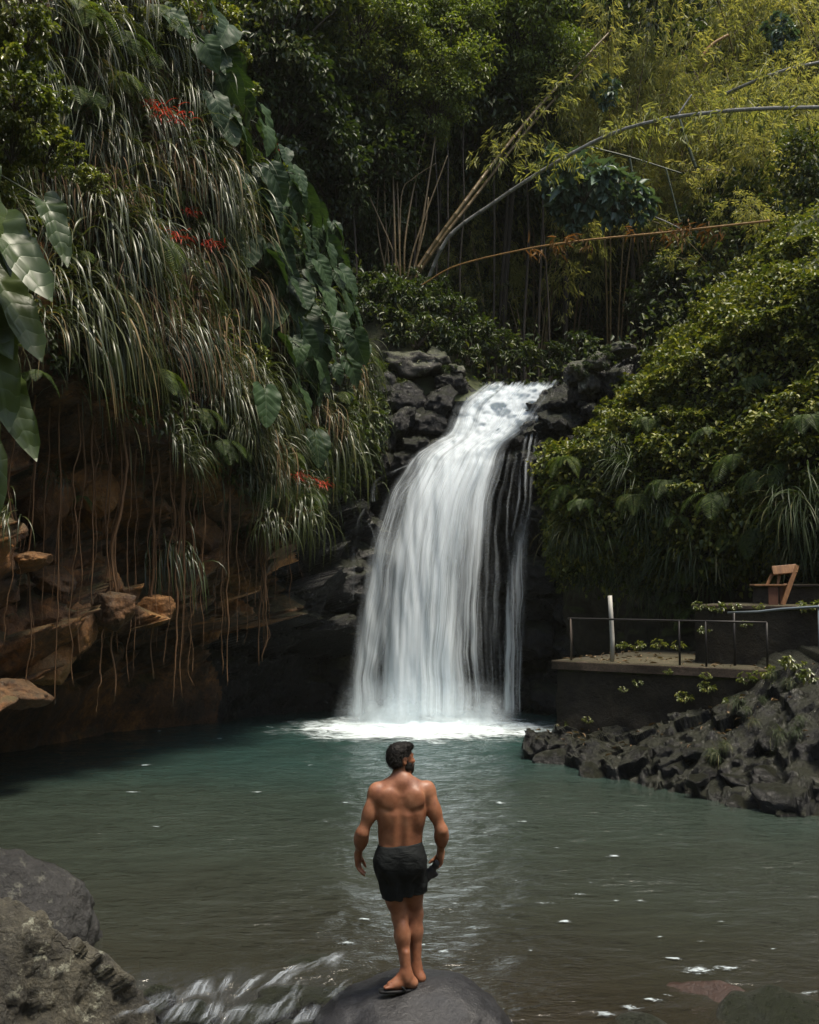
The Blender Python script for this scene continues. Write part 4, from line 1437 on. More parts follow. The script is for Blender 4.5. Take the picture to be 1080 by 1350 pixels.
label_rows(fl, lambda o: 'feathery green fern on the right hillside', 5, where='{r} row')

# --- low growth: small leaves and thin blades
rs = np.random.RandomState(31)
mb = MB()
P, N = LEFT.scatter(26000, rs, (.53, 1.0))
keep = proj(P)[:, 0] > -160
P, N = P[keep], N[keep]
n = len(P)
d = unit(N * .6 + rs.normal(size=(n, 3)) * .5 + np.array((0, 0, -.55)))
V, Q = leaves(P + N * rs.uniform(0, .3, n)[:, None], d, unit(N + np.array((0, 0, .8)) + rs.normal(size=(n, 3)) * .3), rs.uniform(.09, .22, n), rs.uniform(.04, .09, n))
mb.add(V, Q)
o = mb.build('undergrowth', M['tree_dark'])
tag(o, 'small leaved growth covering the left cliff', 'undergrowth', kind='stuff')
mb = MB()
P, N = LEFT.scatter(2600, rs, (.5, .98))
keep = proj(P)[:, 0] > -160
P, N = P[keep], N[keep]
n = len(P)
V, Q = blades(P, unit(N * .8 + rs.normal(size=(n, 3)) * .45), rs.uniform(.5, 1.1, n), rs.uniform(.015, .03, n), rs.uniform(2.4, 4.2, n), 6)
mb.add(V, Q)
o = mb.build('grass', M['strap_dark'])
tag(o, 'thin dark grass hanging from the left cliff', 'grass', kind='stuff')

# --- big heart shaped leaves
def ear_leaf(name, seed, mat, outline, L=1.0, curl=.22, wave=.03, nr=8, na=44, fold=.18):
    rs = np.random.RandomState(seed)
    th = np.linspace(-np.pi, np.pi, na, endpoint=False)
    r = np.interp(np.abs(th), [math.radians(a) for a, _ in outline], [b for _, b in outline])
    rr = np.linspace(0, 1, nr + 1)[1:]
    x = np.concatenate([[0], (rr[:, None] * r * np.sin(th)).ravel()])
    y = np.concatenate([[0], (rr[:, None] * r * np.cos(th)).ravel()])
    ph = rs.uniform(0, 6)
    rim = np.concatenate([[0], np.repeat(rr, na)])
    zz = fold * np.abs(x) ** 1.2 - curl * np.clip(y, 0, 2) ** 2 - .25 * np.clip(-y, 0, 1) ** 1.5
    zz = zz + wave * rim ** 2 * np.sin(y * 17 + ph + 2 * np.sign(x)) + .012 * np.sin(y * 26 - np.abs(x) * 19) * (rim > .2)
    zz = zz + fbm(np.stack([x * 2 + seed, y * 2, 0 * x], 1), 2) * .07
    # blade hangs along -Z, faces +X
    V = np.stack([zz, x, -y], 1) * L
    i = 1 + np.arange(nr * na).reshape(nr, na)
    j = np.roll(i, -1, 1)
    Q = np.stack([i[:-1].ravel(), i[1:].ravel(), j[1:].ravel(), j[:-1].ravel()], 1)
    T = np.stack([np.zeros(na, int), i[0], j[0]], 1)
    return mesh(name, V, [Q, T], mat, np.stack([x, y], 1))


HEART = [(0, 1.0), (8, .93), (20, .78), (42, .60), (70, .50), (100, .47), (130, .47), (152, .42), (168, .28), (180, .10)]
LONG = [(0, 1.0), (5, .93), (11, .74), (22, .46), (40, .31), (70, .23), (110, .22), (140, .24), (165, .16), (180, .05)]
EAR = [ear_leaf('leaf', 500 + k, M['ear'], HEART, 1, [.15, .3, .22, .4, .1][k], .025) for k in range(5)]
FRONT = [ear_leaf('leaf', 520 + k, M['front_leaf'], LONG, 1, [.3, .12, .4][k], .045, fold=.5) for k in range(3)]


def leaf_matrix(base, tip, face):
    d = np.asarray(tip) - np.asarray(base)
    L = np.linalg.norm(d)
    z = -d / L
    x = np.asarray(face, float) - z * np.dot(face, z)
    x /= np.linalg.norm(x)
    y = np.cross(z, x)
    m = Matrix(((x[0], y[0], z[0]), (x[1], y[1], z[1]), (x[2], y[2], z[2])))
    return m.to_euler(), L


rs = np.random.RandomState(33)
EARS = [(238, 55, 5), (262, 95, 5), (280, 140, 5), (300, 190, 6), (318, 235, 6), (338, 275, 6), (330, 180, 4), (362, 290, 7), (385, 330, 8), (355, 350, 6), (420, 300, 8), (455, 340, 8),
        (415, 370, 8), (445, 400, 7), (475, 370, 7), (375, 400, 7), (415, 440, 7), (350, 420, 5), (425, 490, 5), (395, 250, 5), (480, 330, 5), (345, 310, 5), (292, 545, 2), (400, 592, 2), (305, 210, 4), (250, 75, 4), (370, 455, 5), (400, 485, 5), (440, 465, 5), (432, 525, 4), (465, 425, 5), (385, 515, 4), (355, 375, 5), (350, 460, 4)]
ears = []
for k, (px, py, n) in enumerate(EARS):
    P, N = LEFT.pick(px, py - 12)
    D = P[1]
    o = thing('elephant_ear_plant', None, 'big leaved plant', P, 0, 'elephant ear plants climbing the left cliff')
    ears.append(o)
    face = unit(np.array((N[0] * 1.0 + .1, N[1] - .35, .55)))
    nh = unit(np.array((N[0], N[1] - .3, 0)))
    tg = np.array((-nh[1], nh[0], 0))
    mbs = MB()
    for j in range(n):
        b = nh * rs.uniform(.3, .75) + tg * rs.normal(0, .62) + np.array((0, 0, rs.normal(0, .55)))
        L = rs.uniform(.34, .66)
        tipd = unit(np.array((0, 0, -1.0)) + nh * rs.uniform(.1, .55) + tg * rs.normal(.22, .42))
        f = face + rs.normal(size=3) * .48
        e, _ = leaf_matrix(b, b + tipd * L, f)
        link('leaf', EAR[rs.randint(5)], o, b, e, L)
        mid = b * .55 + np.array((0, 0, .22))
        t = np.linspace(0, 1, 7)[:, None]
        mbs.add(*tube((1 - t) ** 2 * 0 + 2 * t * (1 - t) * mid + t * t * b, np.linspace(.016, .009, 7), 6))
    mbs.build('stem', M['culm_green'], o)
label_rows(ears, lambda o: 'climbing plant with big heart shaped leaves on the left cliff', 6, where='{r} row')

# the large long leaves close by at the left edge
FL = [[(-30, 205, 66, 335), (14, 290, 96, 388), (-40, 300, 14, 412), (86, 268, 119, 336)], [(-45, 360, 44, 465), (-30, 395, 12, 470), (8, 420, 40, 552), (22, 365, 84, 470)],
      [(-25, 535, 52, 640), (28, 505, 73, 592), (-30, 470, 30, 520), (-20, 560, 20, 640)]]
for k, lv in enumerate(FL):
    D = [13.0, 13.4, 13.8][k]
    P0 = at(-70, [205, 360, 520][k], D + .5)
    o = thing('large_leaf_plant', ['plant with large hanging ribbed leaves at the left edge, topmost of three', 'plant with long drooping leaves at the left edge, middle of three',
                                    'plant with pale drooping leaves at the left edge above the orange rock'][k], 'big leaved plant', P0, 0, 'large leaved plants at the left edge')
    mbs = MB()
    for j, (x1, y1, x2, y2) in enumerate(lv):
        b, t = at(x1 - 26, y1, D + rs.uniform(-.1, .2)), at(x2 - 24, y2, D - rs.uniform(.1, .35))
        e, L = leaf_matrix(b, t, np.array((.35, -.75, .75)) + rs.normal(size=3) * .3)
        link('leaf', FRONT[(j + k) % 3], o, b - P0, e, L)
        s = np.linspace(0, 1, 6)[:, None]
        mbs.add(*tube(2 * s * (1 - s) * ((b - P0) * .5 + (0, 0, .15)) + s * s * (b - P0), np.linspace(.02, .011, 6), 6))
    mbs.build('stem', M['culm_green'], o)

# --- roots hanging in front of the cave
rs = np.random.RandomState(35)
ROOTS = [(48, 560, 905, 1), (82, 540, 930, 1), (100, 545, 905, .8), (125, 480, 800, 1.1), (131, 490, 770, .8), (143, 510, 880, .7), (161, 470, 925, 1.9), (164, 520, 860, 1), (183, 520, 890, .7),
         (207, 560, 895, 1.5), (203, 500, 780, .8), (226, 600, 880, .7), (240, 520, 930, 1.7), (244, 560, 920, 1), (252, 700, 905, .7), (258, 690, 890, .8), (236, 540, 800, .9), (298, 640, 890, 1),
         (303, 650, 905, 1.2), (341, 670, 800, .9), (348, 660, 878, 1.6), (352, 670, 872, 1.6), (345, 700, 850, .9), (330, 720, 850, .6), (385, 690, 800, .6), (65, 570, 830, .7), (20, 600, 850, .7),
         (112, 520, 870, .6), (172, 560, 905, .6), (150, 540, 840, .8), (218, 540, 830, .6), (268, 640, 860, .6), (315, 690, 850, .6), (137, 900, 940, .6), (360, 690, 790, .7)]
roots = []
for k, (px, y0, y1, w) in enumerate(ROOTS):
    D = float(np.interp(px, [0, 150, 300, 420], [17.0, 18.7, 21.2, 24.2])) - .25 + rs.uniform(-.25, .25)
    a, b = at(px, y0 - 70, D), at(px, y1, D)
    b[0] = a[0] + rs.normal(0, .05)
    t = np.linspace(0, 1, 40)
    path = a[None] * (1 - t[:, None]) + b[None] * t[:, None]
    path[:, 0] += fbm(np.stack([t * 4, 0 * t + k * 3.3, 0 * t], 1), 3) * rs.uniform(.08, .30)
    path[:, 1] += fbm(np.stack([t * 5, 0 * t + k, 0 * t + 9], 1), 3) * .10
    mb = MB()
    r0 = .0145 * w
    mb.add(*tube(path - a, np.linspace(r0 * 1.3, r0 * .5, 40) * (1 + .25 * fbm(np.stack([t * 23, 0 * t + k, 0 * t], 1), 2)), 6))
    for j in range(4 if w > .9 else 2):
        s = rs.uniform(.1, .7)
        q = path[int(s * 39):]
        q = q + np.stack([np.linspace(0, 1, len(q)) * rs.normal(0, .16), np.linspace(0, 1, len(q)) * rs.normal(0, .12), 0 * q[:, 0]], 1)
        q = q[: max(4, int(len(q) * rs.uniform(.3, .9)))]
        mb.add(*tube(q - a, np.linspace(r0 * .45, r0 * .2, len(q)), 5))
    o = mb.build('hanging_root', M['root'], loc=a)
    tag(o, None, 'root', 'roots hanging in front of the cave')
    roots.append(o)
xs = proj(np.array([o.location[:] for o in roots]))[:, 0]
for j, i in enumerate(np.argsort(xs)):
    w = ROOTS[i][3]
    o = roots[i]
    look = 'thick' if w > 1.4 else 'slender' if w > .85 else 'hair thin'
    nth = ORD[j] if j < 20 else ORD[len(roots) - 1 - j]
    o["label"] = f'{look} brown hanging root in front of the cave, {nth} from {"left" if j < 20 else "right"}'

# --- red flowers
def flower_mesh(name, seed, n=46, L=.19):
    rs = np.random.RandomState(seed)
    mb = MB()
    P = rs.normal(size=(n, 3)) * np.array((.05, .12, .05))
    d = unit(np.stack([rs.uniform(.3, 1, n), rs.normal(.3, .6, n), rs.normal(0.1, .35, n)], 1))
    V, Q = blades(P, d, L * rs.uniform(.6, 1.2, n), .020, 1.6, 5)
    mb.add(V, Q)
    return mesh(name, np.concatenate(mb.V), mb.P[4][0], M['petal'])


FM = [flower_mesh('flower', 540 + k) for k in range(3)]
for k, (px, py, s, lb) in enumerate([(219, 150, 1.15, 'largest scarlet flower cluster high on the left cliff'), (226, 309, .9, 'scarlet flower cluster halfway up the left cliff'),
                                     (277, 322, .7, 'faded red flowers right of the scarlet halfway cluster'), (250, 280, .5, 'small dull red flowers above the halfway cluster'),
                                     (356, 192, .6, 'small red flowers at the edge of the dark forest'), (471, 474, .8, 'red flowers close to the lip of the waterfall'),
                                     (392, 628, .7, 'red flowers above the black rocks, left one of two'), (420, 636, .75, 'red flowers above the black rocks, right one of two'), (197, 135, .5, 'small red flowers left of the largest cluster')]):
    P, N = LEFT.pick(px, py)
    q = at(px, py, P[1] - .75)
    fo = thing('red_flower', lb, 'flower', P, math.atan2(N[1], N[0]), 'red flowers on the left cliff')
    iv = Matrix.Rotation(-fo.rotation_euler[2], 3, 'Z')
    b = np.array(iv @ Vector(tuple(q - P)))
    link('blossom', FM[k % 3], fo, b, (0, 0, -.3), s * 1.25)
    t = np.linspace(0, 1, 6)[:, None]
    V, Q = tube(2 * t * (1 - t) * (b * .5 + np.array((0, 0, .1))) + t * t * b, .008, 5)
    link('stem', mesh('stem', V, Q, M['culm_green']), fo)

# --- small leaved shrubs
def clump_mesh(name, seed, n, rad, L, W, mat, nclump=26, flat=.7, droop=.35, wide=.45):
    """foliage in uneven clumps with gaps between them; leaves lean outwards and hang a little"""
    rs = np.random.RandomState(seed)
    c = unit(rs.normal(size=(nclump, 3))) * (rs.uniform(.25, 1.0, nclump) ** .6)[:, None] * np.array(rad)
    c = c * (1 + .35 * fbm(c * .6 / max(rad) * 2 + seed, 2))[:, None]
    cs = rs.uniform(.18, .36, nclump) * np.mean(rad)
    k = rs.randint(0, nclump, n)
    u = unit(rs.normal(size=(n, 3))) * (rs.uniform(0.25, 1, n) ** .5)[:, None]
    u[:, 2] *= flat
    P = c[k] + u * cs[k][:, None]
    outw = unit(P / np.array(rad) + u * .6)
    d = unit(outw * .7 + rs.normal(size=(n, 3)) * .55 + np.array((0, 0, -droop)))
    nrm = unit(np.array((0, 0, 1.0)) + outw * .5 + rs.normal(size=(n, 3)) * .4)
    V, Q = leaves(P, d, nrm, L * rs.uniform(.6, 1.25, n), W * rs.uniform(.7, 1.2, n), wide=wide)
    tw = MB()
    for j in range(nclump):
        t = np.linspace(0, 1, 5)[:, None]
        base = np.array((0, 0, -rad[2] * .9))
        mid = c[j] * .4 + base * .3
        tw.add(*tube((1 - t) ** 2 * base + 2 * t * (1 - t) * mid + t * t * c[j], np.linspace(.012, .004, 5) * max(rad) * 1.6, 5))
    tv = np.concatenate(tw.V)
    tp = [np.concatenate(v) for v in tw.P.values()]
    return mesh(name, V, Q, mat), mesh('branches', tv, tp, M['bark'])


SHR = [clump_mesh('foliage', 560 + k, 900, (.7, .7, .6), .13, .075, M['shrub'], 22) for k in range(3)]


def shrub(P, s, label, group, variants, rs, name='shrub', cat='shrub', sq=(1, 1, 1)):
    o = thing(name, label, cat, P, rs.uniform(0, 6), group, tuple(s * q for q in sq))
    f, b = variants[rs.randint(len(variants))]
    link('foliage', f, o)
    link('branches', b, o)
    return o


rs = np.random.RandomState(37)
lst = []
for px, py, s in [(-10, 60, .9), (35, 40, .7), (20, 110, .8), (55, 120, .6), (15, 180, .8), (60, 190, .6), (95, 215, .45), (-20, 230, .8), (125, 240, .35), (20, 0, .8), (45, 160, .5)]:
    P = at(px, py, 13.6 + rs.uniform(-.4, .4))
    lst.append(shrub(P, s * .8, None, 'glossy leaved shrub branches at the upper left', SHR, rs))
label_rows(lst, lambda o: 'bright glossy leaved shrub at the upper left edge', 4, where='{r} row')
lst = []
for px, py, s in [(150, 15, .7), (185, 40, .5), (215, 5, .7), (330, 10, .8), (345, 60, .6), (240, 15, .6), (100, 5, .7), (385, 225, .7), (345, 130, .7), (430, 260, .5), (500, 420, .6), (530, 440, .6), (340, 480, .5), (405, 800, .35), (425, 715, .3), (485, 655, .22), (380, 790, .3), (445, 690, .25), (415, 600, .4)]:
    P, N = (LEFT if px < 480 and py < 650 else BACK).pick(px, py)
    lst.append(shrub(P + N * .15, s, None, 'small shrubs rooted on the left cliff', SHR, rs))
label_rows(lst, lambda o: 'small leafy shrub rooted among the left rocks', 4, where='{r} row')

# --- the creeper on the right
rs = np.random.RandomState(39)
mb = MB()
P, N = RIGHT.scatter(95000, rs, (.30, 1.0), (0, .8))
P2, N2 = RIGHT.scatter(30000, rs, (.78, 1.0), (0, .8))
P, N = np.concatenate([P, P2]), np.concatenate([N, N2])
dens = fbm(P * 1.3, 3)
keep = (proj(P)[:, 0] < 1260) & (dens > rs.uniform(-.55, .25, len(P))) & (P[:, 2] > 3.6 - .9 * rs.uniform(0, 1, len(P)) ** 2)
P, N = P[keep], N[keep]
n = len(P)
lift = (rs.uniform(0, 1, n) ** 1.5) * (.16 + .75 * np.clip(fbm(P * 0.9 + 7, 3) + .25, 0, 1))
d = unit(N * .55 + rs.normal(size=(n, 3)) * .45 + np.array((0, 0, -.35)))
nr = unit(np.array((0, 0, 1.0)) + N * .5 + rs.normal(size=(n, 3)) * .35)
V, Q = leaves(P + N * lift[:, None], d, nr, rs.uniform(.06, .15, n), rs.uniform(.05, .11, n), wide=.4)
mb.add(V, Q)
o = mb.build('creeper', M['creeper'])
tag(o, 'mat of bright green creeper over the right hillside', 'creeper', kind='stuff')
CSH = [clump_mesh('foliage', 580 + k, 800, (.6, .6, .42), .13, .085, M['creeper'], 18, wide=.35) for k in range(3)]
lst = []
for px, py, s in [(760, 545, .6), (775, 500, .6), (790, 540, .7), (815, 490, .7), (850, 465, .7), (880, 500, .8), (890, 440, .7), (915, 400, .8), (950, 370, .8), (980, 345, .8), (1020, 330, .9), (1060, 325, .9),
                  (930, 470, .9), (980, 440, .9), (1030, 420, .9), (1070, 460, .9), (830, 560, .8), (870, 590, .8), (920, 560, .8), (975, 530, .9), (1020, 560, .9), (1060, 590, .9), (780, 600, .6), (800, 640, .6), (850, 650, .6),
                  (905, 640, .8), (960, 620, .8), (1000, 640, .8), (1075, 380, .9), (880, 545, .6), (1050, 520, .8), (960, 580, .6), (790, 700, .5), (850, 740, .5), (960, 700, .5)]:
    P, N = RIGHT.pick(px, py)
    lst.append(shrub(P + N * .2, s, None, 'leafy mounds on the right hillside', CSH, rs, sq=(1, 1, .8)))
label_rows(lst, lambda o: 'leafy green mound on the right hillside', 7, where='{r} row')
lst = []
for px, py, s in [(748, 740, .8), (755, 725, 1.0), (785, 735, 1.0), (805, 770, .9), (825, 640, 1.0), (812, 620, .8), (850, 710, .9), (870, 690, .9), (835, 770, .9), (880, 760, 1.1), (905, 745, 1.2), (925, 760, 1.1), (940, 790, .8),
                  (1035, 680, 1.2), (1060, 690, 1.3), (1085, 690, 1.2), (1055, 730, 1.0), (1000, 720, .8), (985, 750, .7), (960, 770, .8), (770, 780, .8), (855, 800, .8), (890, 810, .7), (1080, 740, 1.0)]:
    P, N = RIGHT.pick(px, py - 22)
    o = put(TUFTD[rs.randint(4)], 'grass_tuft', P + N * .12, N, s * 1.05, rs)
    tag(o, None, 'grass tuft', 'long grass tufts hanging above the platform')
    lst.append(o)
label_rows(lst, lambda o: 'long bladed grass tuft hanging above the platform', 4, where='{r} row')

bt = []
for k in range(26):
    P = BANKG[rs.randint(110, 290), rs.randint(50, 110)]
    o = put((DEAD + TUFTD)[rs.randint(7)], 'grass_tuft', P + np.array((0, -.05, .02)), np.array((-.4, -.9, 0)), rs.uniform(.16, .32), rs)
    tag(o, None, 'grass tuft', 'dry grass tufts on the right bank')
    bt.append(o)
label_rows(bt, lambda o: 'small dry grass tuft on the dark right bank', 5, where='{r} row')
SPR = [clump_mesh('foliage', 600 + k, 120, (.28, .28, .16), .10, .06, M['shrub'], 9, wide=.35) for k in range(2)]
lst = []
for px, py, s in [(843, 900, .6), (822, 908, .5), (935, 905, .9), (905, 918, .9), (775, 948, .6), (742, 955, .7), (1045, 872, 1.1), (1010, 885, 1.1), (1070, 890, 1.2), (985, 893, .9), (960, 925, .7), (880, 885, .5), (1030, 905, 1.), (1060, 930, .9), (1000, 925, .8), (1075, 960, .8), (930, 890, .6), (925, 798, .8), (948, 799, .9), (972, 799, .7), (1000, 799, .6), (1062, 798, .9), (1078, 797, 1.), (930, 830, .7), (985, 822, .6), (840, 850, .9), (870, 848, .9), (895, 850, .8), (818, 850, .7)]:
    D = np.interp(px, [727, 1012, 1100], [20.85, 18.4, 17.4]) if py > 860 else np.interp(px, [800, 900, 916, 1100], [22.6, 21.6, 20.1, 18.7])
    lst.append(shrub(at(px, py, D), s * .62, None, 'seedlings on the platform wall', SPR, rs, 'seedling', 'plant'))
label_rows(lst, lambda o: 'small green seedling on the platform or terrace', 4, where='{r} row')

# --- dead bamboo leaves on the bank and the platform floor
n = 150
k = rs.randint(0, BANKG.shape[0], n)
P = BANKG[k, rs.randint(50, 111, n)]
pp = at_z(800, 860, ZP)
m = 170
u, w = rs.uniform(0, 1, m), rs.uniform(0, 1, m)
P2 = A + np.outer(u, B - A) + np.outer(w * 3.2 + .1, nb) + np.array((0, 0, .012))
P = np.concatenate([P + np.array((0, -.02, .05)), P2])
n = len(P)
a = rs.uniform(0, 6.28, n)
V, Q = leaves(P, np.stack([np.cos(a), np.sin(a), rs.normal(0, .12, n)], 1), unit(np.array((0, 0, 1.)) + rs.normal(size=(n, 3)) * .2), rs.uniform(.05, .17, n), rs.uniform(.012, .035, n))
o = link('leaf_litter', mesh('leaf_litter', V, Q, M['litter']))
tag(o, 'dry fallen leaves on the bank and platform', 'leaf litter', kind='stuff')

# ------------------------------------------------------------------ bamboo
def spray_points(path, rs, n, spread):
    k = rs.randint(0, len(path) - 1, n)
    f = rs.uniform(0, 1, n)[:, None]
    return path[k] * (1 - f) + path[k + 1] * f


def bamboo_foliage(paths, seed, per, spread=.9, L=.24, W=.032, cluster=11, size=.5):
    """fans of narrow leaves on fine drooping twigs along the culms"""
    rs = np.random.RandomState(seed)
    Vs, n = [], 0
    c = np.concatenate([spray_points(p, rs, per, spread) for p in paths])
    m = len(c)
    tw = unit(rs.normal(size=(m, 3)) * np.array((1, 1, .5)) + np.array((0, 0, .05)))
    ln = rs.uniform(.2, 1, m) * spread
    tipc = c + tw * ln[:, None] + np.array((0, 0, -1.0)) * (ln ** 2 * .3)[:, None]
    P = np.repeat(tipc, cluster, 0) + rs.normal(size=(m * cluster, 3)) * .16 * size
    d = unit(np.repeat(tw, cluster, 0) * .8 + rs.normal(size=(m * cluster, 3)) * .55 + np.array((0, 0, -.55)))
    nr = unit(np.array((0, 0, 1.0)) + rs.normal(size=(m * cluster, 3)) * .45)
    N = m * cluster
    return leaves(P, d, nr, L * rs.uniform(.6, 1.25, N), W * rs.uniform(.7, 1.2, N), fold=.2, droop=.3, wide=.25)


def culm_tube(path, r0, r1, seg=8, node=.45):
    """bamboo stem with raised joints"""
    path = np.asarray(path, float)
    s = np.concatenate([[0], np.cumsum(np.linalg.norm(np.diff(path, axis=0), axis=1))])
    L = s[-1]
    k = np.arange(0, L, node)
    ss = np.sort(np.concatenate([np.linspace(0, L, 40), k - .02, k, k + .02]).clip(0, L))
    ss = np.unique(np.round(ss, 4))
    q = np.stack([np.interp(ss, s, path[:, j]) for j in range(3)], 1)
    r = np.interp(ss, [0, L], [r0, r1])
    bump = np.zeros_like(ss)
    for a in k:
        bump = np.maximum(bump, np.exp(-((ss - a) / .015) ** 2))
    return tube(q, r * (1 + .22 * bump), seg)


def curve3(pts, n=60):
    pts = np.asarray(pts, float)
    t = np.linspace(0, len(pts) - 1, n)
    i = np.clip(t.astype(int), 0, len(pts) - 2)
    f = (t - i)[:, None]
    p = np.concatenate([pts[:1] * 2 - pts[1:2], pts, pts[-1:] * 2 - pts[-2:-1]])
    a, b, c, d = p[i], p[i + 1], p[i + 2], p[i + 3]
    return .5 * (2 * b + (c - a) * f + (2 * a - 5 * b + 4 * c - d) * f ** 2 + (3 * b - a - 3 * c + d) * f ** 3)


def bamboo_plant(seed, nc=5, H=12.0, mat='bamboo_leaf', culm='culm_tan', per=70, spread=1.0):
    rs = np.random.RandomState(seed)
    o = thing('bamboo_plant', None, 'bamboo')
    paths = []
    for k in range(nc):
        a = rs.uniform(0, 6.28)
        lean = rs.uniform(.15, .5)
        h = H * rs.uniform(.7, 1.1)
        t = np.linspace(0, 1, 40)
        r = lean * h * (t ** 2.0) * 1.1
        p = np.stack([math.cos(a) * (.3 + r), math.sin(a) * (.3 + r), h * (t - .38 * lean * 2 * t ** 3.5)], 1)
        paths.append(p)
        link('culm', mesh('culm', *culm_tube(p, .045, .010, 6), M[culm]), o)
    V, Q = bamboo_foliage([p[19:] for p in paths], seed, per, spread)
    link('foliage', mesh('foliage', V, Q, M[mat]), o)
    return o


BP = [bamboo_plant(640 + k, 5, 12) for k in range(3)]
BPD = [bamboo_plant(650 + k, 5, 11, 'tree_dark', 'culm_tan', 60) for k in range(2)]  # bamboo behind the fall: its shade is put into darker leaves
rs = np.random.RandomState(41)


def place_on_valley(protos, px, py, D, s, count):
    """puts the plant so that its top reaches about px, py"""
    top = at(px, py, D)
    zg = float(valley(np.array([top[0]]), np.array([D * 1.0]))[0]) - .25
    sz = s
    if top[2] - 9.5 * s > zg:                      # tall enough to stand on the ground
        need = (top[2] - zg) / 9.5
        s, sz = max(s, need / 1.5), need
    z = top[2] - 9.5 * sz
    pr = protos[len(count) % len(protos)]
    loc = (top[0], D, z)
    if pr.get('placed'):
        o = copy_tree(pr, loc, (rs.normal(0, .06), rs.normal(0, .06), rs.uniform(0, 6.28)), (s, s, sz))
        if 'placed' in o:
            del o['placed']
    else:
        o = pr
        o['placed'] = 1
        o.location = loc
        o.rotation_euler = (0, 0, rs.uniform(0, 6.28))
        o.scale = (s, s, sz)
    count.append(o)
    return o


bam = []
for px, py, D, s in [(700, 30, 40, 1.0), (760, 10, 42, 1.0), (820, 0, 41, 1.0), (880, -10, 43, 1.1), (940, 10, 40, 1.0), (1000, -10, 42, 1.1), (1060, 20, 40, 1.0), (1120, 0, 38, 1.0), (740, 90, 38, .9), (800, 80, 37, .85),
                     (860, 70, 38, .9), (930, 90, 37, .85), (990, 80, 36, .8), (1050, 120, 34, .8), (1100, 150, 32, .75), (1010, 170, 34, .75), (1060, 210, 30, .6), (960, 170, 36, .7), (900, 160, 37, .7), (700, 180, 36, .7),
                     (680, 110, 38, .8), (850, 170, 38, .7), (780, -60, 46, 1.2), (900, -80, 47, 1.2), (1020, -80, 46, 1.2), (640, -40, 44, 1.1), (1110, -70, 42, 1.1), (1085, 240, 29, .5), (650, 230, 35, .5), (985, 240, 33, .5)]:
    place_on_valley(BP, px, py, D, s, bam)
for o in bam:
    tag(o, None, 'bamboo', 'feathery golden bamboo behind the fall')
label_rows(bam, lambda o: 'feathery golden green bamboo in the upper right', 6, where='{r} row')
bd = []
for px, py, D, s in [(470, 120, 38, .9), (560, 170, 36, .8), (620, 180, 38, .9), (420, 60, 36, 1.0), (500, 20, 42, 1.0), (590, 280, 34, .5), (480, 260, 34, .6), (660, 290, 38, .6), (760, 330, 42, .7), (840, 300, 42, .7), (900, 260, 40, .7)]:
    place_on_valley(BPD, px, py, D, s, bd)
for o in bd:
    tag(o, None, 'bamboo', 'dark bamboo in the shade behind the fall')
label_rows(bd, lambda o: 'dark bamboo with painted shade behind the waterfall', 3, where='{r} row')

# single culms that can be told apart
def culm_thing(name, label, pts, r0, r1, mat, leafspec=None, group=None, leafmat='bamboo_leaf', seed=0, node=.5):
    P = curve3([at(*p) for p in pts], 80)
    o = thing(name, label, 'bamboo', P[0], 0, group)
    link('culm', mesh('culm', *culm_tube(P - P[0], r0, r1, 8, node), M[mat]), o)
    if leafspec:
        a, b, per, spread = leafspec
        q = (P - P[0])[int(a * 79):int(b * 79) + 1]
        V, Q = bamboo_foliage([q], 700 + seed, per, spread, .26, .034, 9, .45)
        link('foliage', mesh('foliage', V, Q, M[leafmat]), o)
    return o


culm_thing('bamboo_culm', 'long pale bamboo culm arching across the upper right', [(562, 374, 31), (592, 312, 30.5), (650, 268, 30), (720, 222, 29), (800, 179, 28), (870, 158, 27), (940, 148, 26), (1010, 143, 25), (1120, 141, 23.5)], .05, .045, 'culm_grey', (.35, .95, 70, .8), seed=1)
culm_thing('bamboo_culm', 'thin orange bamboo culm stretched low across the dark gap', [(556, 376, 29.5), (600, 351, 29), (680, 331, 28), (760, 318, 27), (880, 306, 26), (1015, 291, 25)], .02, .028, 'culm_orange', (.4, .98, 16, .35), leafmat='dry_leaf', seed=2)
culm_thing('bamboo_culm', 'upper grey bamboo culm rising to the right edge', [(958, 123, 31), (1000, 105, 30), (1045, 90, 29.5), (1130, 72, 29)], .05, .045, 'culm_grey', (.1, .9, 20, .7), seed=3)
for k, (pts, r, mt, lb) in enumerate([([(893, 150, 33), (905, 185, 33), (918, 222, 33)], .06, 'culm_green', 'dark upright culm under the pale arching one'),
                                      ([(770, 192, 32), (830, 207, 32), (900, 229, 32)], .03, 'culm_green', 'dark fallen culm below the pale arching one'),
                                      ([(878, 222, 31), (888, 260, 31), (897, 295, 31)], .03, 'culm_green', 'dark stem standing above the orange culm'),
                                      ([(830, 205, 33), (838, 250, 33), (846, 295, 33)], .035, 'culm_green', 'dark stem left of the one above the orange culm'),
                                      ([(856, 283, 31), (880, 293, 31), (905, 305, 31)], .022, 'culm_grey', 'short grey stick over the orange culm'),
                                      ([(770, 82, 36), (785, 66, 36), (806, 48, 36)], .07, 'culm_orange', 'bright brown culm tip among the golden leaves'),
                                      ([(925, 75, 36), (940, 58, 36), (960, 46, 36)], .06, 'culm_orange', 'brown culm tip in the upper right leaves'),
                                      ([(895, 150, 30), (903, 138, 30), (912, 125, 30)], .03, 'culm_grey', 'short grey twig crossing the pale arching culm')]):
    culm_thing('bamboo_culm', lb, pts, r, r * .8, mt, group='single bamboo stems', seed=10 + k)

